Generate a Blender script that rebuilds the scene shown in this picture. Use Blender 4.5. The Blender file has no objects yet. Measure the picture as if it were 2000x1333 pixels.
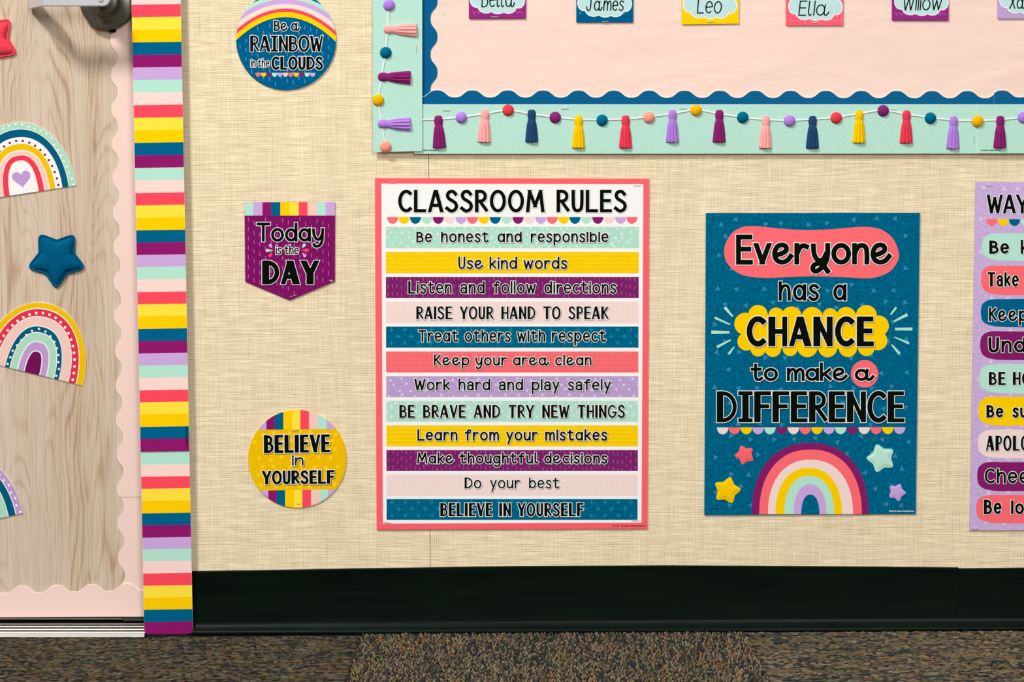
import bpy, bmesh, math, random
import numpy as np
from mathutils import Vector, Matrix
from mathutils.geometry import delaunay_2d_cdt

random.seed(7)
rng = np.random.default_rng(7)
C = bpy.context.scene.collection
SC = bpy.context.scene

# ---------------------------------------------------------------- camera, light, exposure
PITCH = math.radians(5.0)
LENS = 75.0
DIST = 3.379                      # to the wall along the view axis (0.811 mm per photo pixel there)
CAM_Z = 0.762
F = LENS / 36.0 * 2000.0
CAM = Vector((0.0, -DIST * math.cos(PITCH), CAM_Z))
cam_data = bpy.data.cameras.new('camera')
cam_data.lens = LENS
cam_data.sensor_width = 36.0
cam = bpy.data.objects.new('camera', cam_data)
cam.location = CAM
cam.rotation_euler = (math.pi / 2 - PITCH, 0, 0)
C.objects.link(cam)
SC.camera = cam

SC.view_settings.view_transform = 'Standard'
SC.view_settings.look = 'None'
SC.view_settings.gamma = 1.0
SC.view_settings.use_curve_mapping = False
SC.view_settings.exposure = 0.0

world = bpy.data.worlds.new('room_light')
SC.world = world
world.use_nodes = True
wn = world.node_tree
wn.nodes.clear()
w_out = wn.nodes.new('ShaderNodeOutputWorld')
w_bg = wn.nodes.new('ShaderNodeBackground')
w_tc = wn.nodes.new('ShaderNodeTexCoord')
w_sep = wn.nodes.new('ShaderNodeSeparateXYZ')
w_ramp = wn.nodes.new('ShaderNodeValToRGB')
wn.links.new(w_tc.outputs['Generated'], w_sep.inputs[0])
w_map = wn.nodes.new('ShaderNodeMapRange')
w_map.inputs[1].default_value = -1.0
w_map.inputs[2].default_value = 1.0
wn.links.new(w_sep.outputs['Z'], w_map.inputs[0])
wn.links.new(w_map.outputs[0], w_ramp.inputs[0])
cr = w_ramp.color_ramp                       # dim far side of the room, bright ceiling
cr.elements[0].position = 0.45
cr.elements[0].color = (0.16, 0.15, 0.135, 1)
cr.elements[1].position = 0.80
cr.elements[1].color = (1.0, 0.97, 0.92, 1)
wn.links.new(w_ramp.outputs[0], w_bg.inputs[0])
w_bg.inputs[1].default_value = 0.62
wn.links.new(w_bg.outputs[0], w_out.inputs[0])

def area_light(name, loc, target, size, power, color):
    d = bpy.data.lights.new(name, 'AREA')
    d.shape = 'DISK'
    d.size = size
    d.energy = power
    d.color = color
    o = bpy.data.objects.new(name, d)
    o.location = loc
    o.rotation_euler = (Vector(target) - Vector(loc)).to_track_quat('-Z', 'Y').to_euler()
    C.objects.link(o)
    return o

area_light('key_lamp', (-2.8, -3.05, 5.2), (-0.1, 0, 0.7), 0.95, 352, (1.0, 0.985, 0.955))
area_light('side_lamp', (1.3, -4.8, 2.5), (0.3, 0, 0.6), 1.6, 98, (1.0, 0.98, 0.95))

# ---------------------------------------------------------------- from photograph pixels to places
SP, CP = math.sin(PITCH), math.cos(PITCH)

def at(px, py, Y=0.0):
    """The point of the vertical plane y = Y that stands at photo pixel (px, py)."""
    dx = (px - 1000.0) / F
    dy = -(py - 666.5) / F
    d = Vector((dx, CP + dy * SP, dy * CP - SP))
    t = (Y - CAM.y) / d.y
    return CAM + d * t

def lin(c):
    out = []
    for v in c[:3]:
        v = v / 255.0
        out.append(v / 12.92 if v <= 0.04045 else ((v + 0.055) / 1.055) ** 2.4)
    return (*out, 1.0)

# ---------------------------------------------------------------- materials
MATS = {}

def new_mat(name):
    m = bpy.data.materials.new(name)
    m.use_nodes = True
    nt = m.node_tree
    b = nt.nodes['Principled BSDF']
    MATS[name] = m
    return m, nt, b

def paper(name, rgb, rough=0.6, spec=0.0, fleck=0.0, scale=700.0, bump=0.0, dist=0.0):
    """Printed card; fleck > 0 prints a felt or linen grain into the colour."""
    if name in MATS:
        return MATS[name]
    m, nt, b = new_mat(name)
    b.inputs['Base Color'].default_value = lin(rgb)
    b.inputs['Roughness'].default_value = rough
    b.inputs['Specular IOR Level'].default_value = spec * 0.2
    if fleck > 0 or bump > 0:
        tc = nt.nodes.new('ShaderNodeTexCoord')
        nz = nt.nodes.new('ShaderNodeTexNoise')
        nz.inputs['Scale'].default_value = scale
        nz.inputs['Detail'].default_value = 3.0
        nz.inputs['Roughness'].default_value = 0.65
        nz.inputs['Distortion'].default_value = dist
        nt.links.new(tc.outputs['Object'], nz.inputs['Vector'])
        fac = nz.outputs['Fac']
        if dist > 0.9:                                 # felt: short crossing fibres over the cloudy grain
            for k, ang in enumerate((0.62, -0.75, 1.45)):
                mp = nt.nodes.new('ShaderNodeMapping')
                mp.inputs['Rotation'].default_value = (0, ang, 0)
                mp.inputs['Location'].default_value = (k * 3.1, 0, k)
                m2 = nt.nodes.new('ShaderNodeMapping')
                m2.inputs['Scale'].default_value = (170.0, 1.0, 1150.0)
                fn = nt.nodes.new('ShaderNodeTexNoise')
                fn.inputs['Scale'].default_value = 1.0; fn.inputs['Detail'].default_value = 1.0
                nt.links.new(tc.outputs['Object'], mp.inputs[0]); nt.links.new(mp.outputs[0], m2.inputs[0])
                nt.links.new(m2.outputs[0], fn.inputs['Vector'])
                mm = nt.nodes.new('ShaderNodeMath')
                mm.operation = 'ADD' if k == 0 else 'MAXIMUM'
                if k == 0:
                    nt.links.new(fn.outputs['Fac'], mm.inputs[0]); mm.inputs[1].default_value = 0.0
                else:
                    nt.links.new(fn.outputs['Fac'], mm.inputs[0]); nt.links.new(fib, mm.inputs[1])
                fib = mm.outputs[0]
            mx_ = nt.nodes.new('ShaderNodeMath'); mx_.operation = 'MULTIPLY_ADD'
            nt.links.new(fib, mx_.inputs[0]); mx_.inputs[1].default_value = 0.85; mx_.inputs[2].default_value = -0.26
            m3 = nt.nodes.new('ShaderNodeMath'); m3.operation = 'MULTIPLY_ADD'
            nt.links.new(fac, m3.inputs[0]); m3.inputs[1].default_value = 0.5
            nt.links.new(mx_.outputs[0], m3.inputs[2])
            fac = m3.outputs[0]
        if fleck > 0:
            mr = nt.nodes.new('ShaderNodeMapRange')
            mr.inputs[1].default_value = 0.40 if dist > 0.9 else 0.28
            mr.inputs[2].default_value = 0.66 if dist > 0.9 else 0.72
            mr.inputs[3].default_value = 1.0 - fleck
            mr.inputs[4].default_value = 1.0 + fleck
            nt.links.new(fac, mr.inputs[0])
            mx = nt.nodes.new('ShaderNodeVectorMath')
            mx.operation = 'SCALE'
            mx.inputs[0].default_value = lin(rgb)[:3]
            nt.links.new(mr.outputs[0], mx.inputs['Scale'])
            nt.links.new(mx.outputs[0], b.inputs['Base Color'])
        if bump > 0:
            bp = nt.nodes.new('ShaderNodeBump')
            bp.inputs['Strength'].default_value = 0.6
            bp.inputs['Distance'].default_value = bump
            nt.links.new(nz.outputs['Fac'], bp.inputs['Height'])
            nt.links.new(bp.outputs[0], b.inputs['Normal'])
    return m

RGB = dict(
    coral=(250, 74, 94), pcoral=(250, 108, 116), yellow=(250, 205, 0), lyellow=(255, 224, 66), dyellow=(252, 204, 4),
    blue=(0, 96, 138), purple=(142, 24, 106), pplum=(130, 30, 102), lilac=(200, 166, 222), mint=(178, 226, 208),
    pink=(248, 214, 208), ppink=(240, 216, 212), peach=(244, 200, 188), white=(242, 242, 242), cream=(250, 240, 226),
    ink=(13, 20, 15), core=(244, 234, 226))

def flat(key):
    if key == 'ink': return paper('print_ink', (9, 15, 10), 0.7, 0.05)
    return paper('print_' + key, RGB[key])

def glossy(key):
    return paper('border_' + key, RGB[key], 0.5, 0.06)

def felt_print(key, rgb=None, fleck=0.22, scale=560.0):
    return paper('felt_print_' + key, rgb or RGB[key], 0.6, 0.0, fleck, scale, 0, 1.6)

def light_of(rgb, k=0.35, to=(235, 235, 255)):
    return tuple(a + (b - a) * k for a, b in zip(rgb, to))

# ---------------------------------------------------------------- polygons in photo pixels
def ccw(p):
    a = 0.0
    for i in range(len(p)):
        x0, y0 = p[i]; x1, y1 = p[(i + 1) % len(p)]
        a += x0 * y1 - x1 * y0
    return a

def circle(cx, cy, r, n=28, ry=None, rot=0.0):
    ry = r if ry is None else ry
    out = []
    for i in range(n):
        t = 2 * math.pi * i / n
        x, y = r * math.cos(t), ry * math.sin(t)
        out.append((cx + x * math.cos(rot) - y * math.sin(rot), cy + x * math.sin(rot) + y * math.cos(rot)))
    return out

def rect(x0, y0, x1, y1):
    return [(x0, y0), (x1, y0), (x1, y1), (x0, y1)]

def catmull(p, closed=False, sub=6):
    n = len(p); out = []
    rngi = range(n) if closed else range(n - 1)
    for i in rngi:
        if closed:
            a, b, c, d = p[i - 1], p[i], p[(i + 1) % n], p[(i + 2) % n]
        else:
            b, c = p[i], p[i + 1]
            a = p[i - 1] if i > 0 else (2 * b[0] - c[0], 2 * b[1] - c[1])
            d = p[i + 2] if i + 2 < n else (2 * c[0] - b[0], 2 * c[1] - b[1])
        for k in range(sub):
            t = k / sub
            q = []
            for j in (0, 1):
                q.append(0.5 * (2 * b[j] + (c[j] - a[j]) * t + (2 * a[j] - 5 * b[j] + 4 * c[j] - d[j]) * t * t
                                + (3 * b[j] - a[j] - 3 * c[j] + d[j]) * t ** 3))
            out.append(tuple(q))
    if not closed:
        out.append(p[-1])
    return out

def round_poly(p, ds, n=6):
    """Corners rounded; ds gives the cut length at each corner."""
    out = []
    m = len(p)
    for i in range(m):
        a, b, c = Vector(p[i - 1]), Vector(p[i]), Vector(p[(i + 1) % m])
        d = ds[i % len(ds)]
        u = (a - b).normalized() * min(d, (a - b).length * 0.49)
        v = (c - b).normalized() * min(d, (c - b).length * 0.49)
        for k in range(n + 1):
            t = k / n
            q = (b + u) * (1 - t) ** 2 + b * 2 * t * (1 - t) + (b + v) * t * t
            out.append((q.x, q.y))
    return out

def star_outline(cx, cy, r, ri, deg, tip=0.42, notch=0.12):
    p = []
    for k in range(5):
        a = math.radians(deg + 72 * k)
        p.append((cx + r * math.cos(a), cy - r * math.sin(a)))
        a += math.radians(36)
        p.append((cx + ri * math.cos(a), cy - ri * math.sin(a)))
    e = (Vector(p[0]) - Vector(p[1])).length
    return round_poly(p, [e * tip, e * notch], 7)

def union(polys):
    """Triangles that cover the union of the polygons."""
    vs, fs = [], []
    for p in polys:
        if abs(ccw(p)) < 1e-7:
            continue
        if ccw(p) < 0:
            p = p[::-1]
        s = len(vs)
        vs.extend(p)
        fs.append(list(range(s, s + len(p))))
    if not fs:
        return [], []
    ox, oy = vs[0]
    V = [Vector((x - ox, y - oy)) for x, y in vs]
    ov, oe, of, _, _, _ = delaunay_2d_cdt(V, [], fs, 0, 1e-4, True)
    W = np.array([(v.x, v.y) for v in ov]); T = np.array([tuple(f) for f in of])
    M = W[T].mean(1)                                   # keep the triangles whose middle lies in one of the convex pieces
    hit = np.zeros(len(T), bool)
    for f in fs:
        P = np.array([(V[i].x, V[i].y) for i in f])
        lo, hi = P.min(0), P.max(0)
        c = np.where(~hit & (M >= lo).all(1) & (M <= hi).all(1))[0]
        if len(c) == 0: continue
        ok = np.ones(len(c), bool)
        for i in range(len(P)):
            a_, e = P[i], P[(i + 1) % len(P)] - P[i]
            ok &= e[0] * (M[c, 1] - a_[1]) - e[1] * (M[c, 0] - a_[0]) >= 0
        hit[c[ok]] = True
    return [(float(x) + ox, float(y) + oy) for x, y in W], [tuple(int(i) for i in t[::-1]) for t in T[hit]]

# ---------------------------------------------------------------- objects
LAYER = 0.00005

def empty(name, loc):
    o = bpy.data.objects.new(name, None)
    o.empty_display_size = 0.03
    o.location = loc
    C.objects.link(o)
    return o

def tag(o, label=None, cat=None, group=None, kind=None):
    if label: o['label'] = label
    if cat: o['category'] = cat
    if group: o['group'] = group
    if kind: o['kind'] = kind
    return o

def world_loc(o):
    v = Vector((0, 0, 0))
    while o is not None:
        v += o.location
        o = o.parent
    return v

class Art:
    """Shapes in photo pixels laid on the vertical plane y = Y, layer over layer; one mesh object at the end."""
    def __init__(self, Y):
        self.Y = Y
        self.v, self.f, self.m, self.mats = [], [], [], []
        self.smooth = []
    def mi(self, mat):
        if mat not in self.mats:
            self.mats.append(mat)
        return self.mats.index(mat)
    def tris(self, vs, fs, mat, layer):
        s = len(self.v)
        y = self.Y - layer * LAYER
        self.v.extend(at(a, b, y) for a, b in vs)
        k = self.mi(mat)
        for f in fs:
            self.f.append([s + i for i in f]); self.m.append(k); self.smooth.append(False)
    def poly(self, p, mat, layer=0):
        if ccw(p) > 0:
            p = p[::-1]
        self.tris(p, [tuple(range(len(p)))], mat, layer)
    def uni(self, polys, mat, layer=0):
        vs, fs = union(polys)
        self.tris(vs, fs, mat, layer)
    def prism(self, p, mat, thick, layer=0, edge=None):
        """A sheet of card: front face on the plane, back face THICK behind it."""
        if ccw(p) > 0:
            p = p[::-1]
        n = len(p)
        s = len(self.v)
        y = self.Y - layer * LAYER
        fr = [at(a, b, y) for a, b in p]
        self.v.extend(fr)
        self.v.extend(v + Vector((0, thick, 0)) for v in fr)
        k = self.mi(mat); ke = self.mi(edge or mat)
        self.f.append(list(range(s, s + n))); self.m.append(k); self.smooth.append(False)
        self.f.append(list(range(s + 2 * n - 1, s + n - 1, -1))); self.m.append(k); self.smooth.append(False)
        for i in range(n):
            j = (i + 1) % n
            self.f.append([s + j, s + i, s + n + i, s + n + j]); self.m.append(ke); self.smooth.append(False)
    def grid(self, rings, mat, cap=None):
        """rings: equal-length closed loops of world points, joined in order; cap closes the last one with a point."""
        s = len(self.v); n = len(rings[0]); k = self.mi(mat)
        for r in rings: self.v.extend(r)
        for a in range(len(rings) - 1):
            for i in range(n):
                j = (i + 1) % n
                self.f.append([s + a * n + i, s + a * n + j, s + (a + 1) * n + j, s + (a + 1) * n + i])
                self.m.append(k); self.smooth.append(True)
        if cap is not None:
            self.v.append(cap); c = len(self.v) - 1; b = s + (len(rings) - 1) * n
            for i in range(n):
                self.f.append([b + i, b + (i + 1) % n, c]); self.m.append(k); self.smooth.append(True)
    def build(self, name, parent=None, origin=None):
        if parent is not None:
            org = world_loc(parent)
        elif origin is not None:
            org = Vector(origin)
        else:
            lo = Vector([min(v[i] for v in self.v) for i in range(3)])
            hi = Vector([max(v[i] for v in self.v) for i in range(3)])
            org = (lo + hi) / 2
        me = bpy.data.meshes.new(name)
        me.from_pydata([tuple(Vector(v) - org) for v in self.v], [], self.f)
        for m in self.mats: me.materials.append(m)
        me.polygons.foreach_set('material_index', self.m)
        me.polygons.foreach_set('use_smooth', self.smooth)
        me.update()
        o = bpy.data.objects.new(name, me)
        if parent is not None:
            o.parent = parent
        else:
            o.location = org
        C.objects.link(o)
        return o

def bm_obj(name, bm, mat, parent=None, origin=(0, 0, 0), smooth=False):
    """bm in world coordinates."""
    org = world_loc(parent) if parent is not None else Vector(origin)
    bmesh.ops.translate(bm, verts=bm.verts, vec=-org)
    bmesh.ops.recalc_face_normals(bm, faces=bm.faces)
    me = bpy.data.meshes.new(name)
    bm.to_mesh(me); bm.free()
    if smooth:
        me.polygons.foreach_set('use_smooth', [True] * len(me.polygons))
    for m in (mat if isinstance(mat, (list, tuple)) else [mat]): me.materials.append(m)
    o = bpy.data.objects.new(name, me)
    if parent is not None: o.parent = parent
    else: o.location = org
    C.objects.link(o)
    return o

def box_bm(bm, x0, x1, y0, y1, z0, z1):
    vs = [bm.verts.new((x, y, z)) for x in (x0, x1) for y in (y0, y1) for z in (z0, z1)]
    for q in ((0, 1, 3, 2), (4, 6, 7, 5), (0, 4, 5, 1), (2, 3, 7, 6), (0, 2, 6, 4), (1, 5, 7, 3)):
        bm.faces.new([vs[i] for i in q])

# ---------------------------------------------------------------- hand lettering: pen strokes, cap height 1, baseline 0
def arc(cx, cy, rx, ry, a0, a1, n=None):
    n = n or max(6, int(abs(a1 - a0) / 11))
    return [(cx + rx * math.cos(math.radians(a0 + (a1 - a0) * i / n)),
             cy + ry * math.sin(math.radians(a0 + (a1 - a0) * i / n))) for i in range(n + 1)]

def L(*c, s=0):
    return ('L', s, [(c[0], c[1]), (c[2], c[3])])
def S(*p, s=0, sub=5):
    return ('S', s, catmull(list(p), False, sub))
def D(p, s=0):
    return ('S', s, p)
def O(cx, cy, rx, ry, s=0):
    return ('O', s, arc(cx, cy, rx, ry, 90, 450, 30)[:-1])
def DOT(cx, cy):
    return ('DOT', 0, [(cx, cy)])

G = {
 'a': [O(.26, .31, .25, .30), L(.53, .62, .53, .0)],
 'á': [O(.26, .31, .25, .30), S((.53, .62), (.50, .30), (.53, .06), (.62, .0), (.74, .08), (.80, .2))],
 'ä': [S((.05, .50), (.14, .61), (.30, .65), (.44, .58), (.48, .40), (.48, .20), (.50, .0)), O(.25, .19, .22, .19)],
 'b': [L(.04, 1, .04, 0), O(.30, .31, .25, .30)],
 'c': [D(arc(.30, .31, .27, .31, 48, 312))],
 'd': [O(.26, .31, .25, .30), L(.53, 1, .53, .0)],
 'e': [D([(.06, .31), (.26, .33), (.52, .34)] + arc(.29, .32, .25, .31, 12, 312))],
 'é': [S((.07, .26), (.28, .31), (.46, .42), (.46, .57), (.32, .64), (.14, .56), (.05, .33), (.11, .10), (.30, .0), (.50, .06), (.64, .22))],
 'f': [S((.47, .90), (.36, .99), (.24, .90), (.21, .66), (.21, .3), (.21, 0)), L(.03, .60, .42, .61)],
 'g': [O(.26, .31, .25, .30), S((.53, .62), (.53, .2), (.53, -.10), (.44, -.30), (.26, -.35), (.10, -.24))],
 'h': [L(.04, 1, .04, 0), S((.06, .36), (.16, .56), (.32, .63), (.46, .54), (.50, .30), (.50, 0))],
 'i': [L(.04, .60, .04, 0), DOT(.04, .90)],
 'k': [L(.04, 1, .04, 0), S((.44, .60), (.10, .27), sub=1), S((.18, .36), (.47, .04), sub=1)],
 'l': [L(.04, 1, .04, 0)],
 'ĺ': [S((.04, 1), (.04, .5), (.05, .12), (.14, .0), (.24, .06))],
 'm': [L(.04, .62, .04, 0), S((.06, .38), (.14, .55), (.26, .62), (.37, .52), (.40, .28), (.40, 0)),
       S((.42, .38), (.50, .55), (.62, .62), (.73, .52), (.76, .28), (.76, 0))],
 'n': [L(.04, .62, .04, 0), S((.06, .36), (.16, .55), (.31, .62), (.45, .54), (.49, .30), (.49, 0))],
 'o': [O(.28, .31, .27, .31)],
 'p': [L(.04, .62, .04, -.36), O(.31, .31, .26, .30)],
 'r': [L(.04, .62, .04, 0), S((.06, .34), (.15, .53), (.28, .61), (.40, .57))],
 's': [S((.43, .54), (.30, .63), (.13, .60), (.07, .48), (.17, .36), (.34, .28), (.43, .16), (.35, .02), (.18, -.01), (.04, .08))],
 't': [S((.19, .92), (.19, .5), (.19, .18), (.25, .02), (.38, .0), (.48, .08)), L(.02, .62, .42, .63)],
 'u': [S((.04, .62), (.04, .30), (.10, .06), (.25, .0), (.41, .08), (.49, .28)), L(.50, .62, .50, 0)],
 'v': [L(.03, .62, .24, 0), L(.47, .62, .24, 0)],
 'w': [L(.03, .62, .19, 0), L(.36, .56, .19, 0), L(.36, .56, .54, 0), L(.72, .62, .54, 0)],
 'x': [L(.03, .62, .46, 0), L(.46, .62, .03, 0)],
 'y': [L(.03, .62, .25, .06), L(.48, .62, .14, -.34)],
 'ý': [S((.04, .60), (.07, .32), (.18, .10), (.34, .06), (.46, .22), (.52, .40)), S((.54, .62), (.52, .15), (.48, -.12), (.34, -.34), (.14, -.36), (.07, -.25))],
 'ŷ': [S((.04, .60), (.07, .30), (.20, .08), (.38, .10), (.50, .30)), S((.56, .62), (.56, .30), (.50, .02), (.34, -.22), (.14, -.36), (.02, -.28), (.06, -.12), (.24, -.05), (.42, -.16), (.56, -.36))],
 'A': [L(.0, 0, .27, 1), L(.60, 0, .33, 1, s=1), L(.12, .28, .50, .28)],
 'B': [L(.04, 0, .04, 1, s=1), D([(.04, .98)] + arc(.22, .755, .24, .225, 90, -90) + [(.04, .53)]),
       D([(.04, .53)] + arc(.24, .265, .30, .265, 90, -90) + [(.04, 0)])],
 'C': [D(arc(.34, .5, .33, .5, 52, 308), s=.35)],
 'D': [L(.04, 0, .04, 1, s=1), D([(.04, 1)] + arc(.14, .5, .46, .5, 88, -88) + [(.04, 0)])],
 'E': [L(.04, 0, .04, 1, s=1), L(.04, 1, .46, 1), L(.04, .52, .42, .52), L(.04, 0, .48, 0)],
 'F': [L(.04, 0, .04, 1, s=1), L(.04, 1, .48, 1), L(.04, .52, .42, .52)],
 'G': [D(arc(.36, .5, .35, .5, 48, 340) + [(.70, .42)]), L(.42, .42, .70, .42)],
 'H': [L(.04, 0, .04, 1, s=1), L(.54, 0, .54, 1), L(.04, .5, .54, .5)],
 'I': [L(.04, 0, .04, 1, s=1)],
 'Í': [L(.22, 0, .22, 1, s=1), L(.02, 1, .42, 1), L(.02, 0, .42, 0)],
 'J': [L(.10, 1, .62, 1), S((.42, 1), (.42, .5), (.38, .12), (.22, -.02), (.06, .10), (.0, .3))],
 'K': [L(.04, 0, .04, 1, s=1), S((.50, .97), (.09, .46), sub=1), S((.17, .56), (.53, .04), sub=1)],
 'L': [L(.04, 0, .04, 1, s=1), L(.04, 0, .50, 0)],
 'M': [L(.02, 0, .12, 1, s=.6), L(.12, 1, .40, .26), L(.68, 1, .40, .26), L(.68, 1, .80, 0, s=.6)],
 'N': [L(.04, 0, .04, 1, s=1), L(.06, 1, .52, 0), L(.54, 0, .54, 1, s=.5)],
 'O': [O(.33, .5, .33, .5, s=.3)],
 'P': [L(.04, 0, .04, 1, s=1), D([(.04, 1)] + arc(.22, .74, .26, .26, 90, -90) + [(.04, .48)])],
 'R': [L(.04, 0, .04, 1, s=1), D([(.04, 1)] + arc(.24, .75, .24, .25, 90, -90) + [(.04, .50)]), S((.22, .47), (.53, .04), sub=1)],
 'S': [S((.47, .86), (.34, .99), (.15, .97), (.05, .82), (.11, .64), (.29, .52), (.45, .40), (.51, .22), (.42, .05), (.22, -.01), (.02, .13), s=.25)],
 'T': [L(.0, 1, .58, 1), L(.29, 1, .29, 0, s=1)],
 'U': [S((.04, 1), (.04, .5), (.07, .16), (.18, .02), (.34, .02), (.46, .16), (.49, .5), (.49, 1), s=.4)],
 'V': [L(.0, 1, .28, 0, s=.8), L(.56, 1, .28, 0)],
 'W': [L(.0, 1, .18, 0, s=.6), L(.40, .86, .20, 0), L(.40, .86, .58, 0, s=.6), L(.80, 1, .60, 0)],
 'X': [L(.03, 1, .50, 0), L(.50, 1, .03, 0)],
 'Y': [L(.0, 1, .225, .50, s=.5), L(.56, 1, .335, .50, s=.2), L(.28, .42, .28, 0, s=1)],
 '©': [O(.5, .5, .48, .48), D(arc(.5, .5, .22, .24, 45, 315))],
 '0': [O(.27, .5, .26, .5)], '1': [L(.1, 0, .1, 1)], '2': [S((.03, .8), (.2, 1), (.42, .9), (.42, .66), (.2, .3), (.02, 0)), L(.02, 0, .48, 0)],
 '3': [S((.04, .9), (.25, 1), (.42, .82), (.34, .58), (.2, .52)), S((.2, .52), (.42, .42), (.44, .16), (.24, 0), (.02, .1))],
 '4': [L(.36, 0, .36, 1), L(.36, 1, .0, .3), L(.0, .3, .5, .3)], '5': [L(.44, 1, .08, 1), L(.08, 1, .06, .55), S((.06, .55), (.3, .62), (.45, .35), (.3, .02), (.02, .08))],
 '7': [L(.0, 1, .46, 1), L(.46, 1, .14, 0)], '8': [O(.26, .76, .22, .24), O(.26, .26, .26, .26)],
}

def pen(kind, pts, w, ext, grow, rnd):
    """Convex pieces that cover one pen stroke of half width w (+ grow for an outline)."""
    h = w + grow
    if kind == 'DOT':
        return [circle(pts[0][0], pts[0][1], w * 1.35 + grow, 12)]
    if kind == 'L' and not rnd:
        (xa, ya), (xb, yb) = pts
        if ya > yb: xa, ya, xb, yb = xb, yb, xa, ya
        dx, dy = xb - xa, yb - ya
        if dy > 0.45 * abs(dx):                 # a steep stroke: ends cut level with the line of writing
            k = math.hypot(dx, dy) / dy
            e = ext + grow
            sx = dx / dy * e
            return [[(xa - sx - h * k, ya - e), (xa - sx + h * k, ya - e), (xb + sx + h * k, yb + e), (xb + sx - h * k, yb + e)]]
    closed = kind == 'O'
    P = [Vector(p) for p in pts]
    out = []
    n = len(P)
    segs = n if closed else n - 1
    dirs = [(P[(i + 1) % n] - P[i]).normalized() for i in range(segs)]
    if not closed:
        P = list(P)
        P[0] = P[0] - dirs[0] * (ext + grow)
        P[-1] = P[-1] + dirs[-1] * (ext + grow)
    def side(i):
        if closed:
            d = dirs[i - 1] + dirs[i % segs]
            d0 = dirs[i % segs]
        elif i == 0: d = d0 = dirs[0]
        elif i == n - 1: d = d0 = dirs[-1]
        else:
            d = dirs[i - 1] + dirs[i]; d0 = dirs[i]
        if d.length < 1e-6: d = d0
        d.normalize()
        nn = Vector((-d.y, d.x))
        k = max(0.6, d.dot(d0))
        return nn * (h / k)
    off = [side(i) for i in range(n)]
    for i in range(segs):
        j = (i + 1) % n
        a, b = P[i] + off[i], P[j] + off[j]
        c, d = P[j] - off[j], P[i] - off[i]
        dv = dirs[i]
        if (b - a).dot(dv) <= 1e-4 or (c - d).dot(dv) <= 1e-4:      # too tight a bend: plain box and discs
            nn = Vector((-dv.y, dv.x)) * h
            a, b, c, d = P[i] + nn, P[j] + nn, P[j] - nn, P[i] - nn
            out.append(circle(P[i].x, P[i].y, h, 12)); out.append(circle(P[j].x, P[j].y, h, 12))
        out.append([tuple(a), tuple(b), tuple(c), tuple(d)])
    if rnd and not closed:
        out.append(circle(P[0].x, P[0].y, h, 12)); out.append(circle(P[-1].x, P[-1].y, h, 12))
    return out

def letter(art, s, x0, x1, base, cap, hw, layer=2, heavy=1.0, o=1.1, ink='ink', halo='white', shade=None,
           sh=(0.9, 1.1), tilt=0.0, gap=.14, space=.42, rnd=False, lean=0.0, xh=.74):
    """A line of lettering between photo x0 and x1: black pen strokes, white rim, printed drop shadow."""
    kx = cap * 0.85
    for _ in range(4):                                 # widths of the pen and of the letters settle together
        strokes = []
        cx = 0.0
        for ch in s:
            if ch == ' ':
                cx += space; continue
            g = G[ch]
            if ch.islower():
                g = [(kd, sw, [(x, y * xh / .62 if 0 < y <= .62 else (y if y <= 0 else xh + (y - .62) * (1 - xh) / .38)) for x, y in pts]) for kd, sw, pts in g]
            pw = lambda sw: hw * (1 + (heavy - 1) * sw) / kx
            lo = min(p[0] - pw(sw) for _, sw, pts in g for p in pts)
            hi = max(p[0] + pw(sw) for _, sw, pts in g for p in pts)
            for kind, sw, pts in g:
                strokes.append((kind, sw, [(cx + x - lo + lean * y, y) for x, y in pts]))
            cx += hi - lo + gap
        cx -= gap
        xs = [p[0] for st in strokes for p in st[2]]
        lo, hi = min(xs), max(xs)
        kx = (x1 - x0 - 2 * hw) / max(hi - lo, 1e-6)
    ky = cap - 2 * hw
    mx, my = (x0 + x1) / 2, base - cap / 2
    ca, sa = math.cos(math.radians(tilt)), math.sin(math.radians(tilt))
    def place(p):
        x = x0 + hw + (p[0] - lo) * kx
        y = base - hw - p[1] * ky
        dx, dy = x - mx, y - my
        return (mx + dx * ca + dy * sa, my - dx * sa + dy * ca)
    def layer_polys(grow, off):
        ps = []
        for kind, sw, pts in strokes:
            w = hw * (1 + (heavy - 1) * sw)
            ext = 0.0 if rnd else hw * 0.95
            q = [place(p) for p in pts]
            q = [(a + off[0], b + off[1]) for a, b in q]
            ps.extend(pen(kind, q, w, ext, grow, rnd))
        return ps
    if shade is not None:
        art.uni(layer_polys(o + 0.12, sh), shade, layer)
    if halo is not None:
        art.uni(layer_polys(o, (0, 0)), flat(halo), layer + 1)
    art.uni(layer_polys(0.0, (0, 0)), flat(ink), layer + 2)

def bunting(art, x0, x1, y0, y1, cols, n, layer, tilt=0.0):
    w = (x1 - x0) / n
    for i in range(n):
        a = x0 + i * w + w * 0.01
        b = x0 + (i + 1) * w - w * 0.01
        dy = tilt * (i / n)
        p = [(a, y0 + dy), (b, y0 + dy)]
        p += [((a + b) / 2 + (b - a) / 2 * math.cos(t), y0 + dy + (y1 - y0) * math.sin(t)) for t in np.linspace(0, math.pi, 14)[1:-1]]
        art.poly(p, flat(cols[i % len(cols)]), layer)

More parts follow.
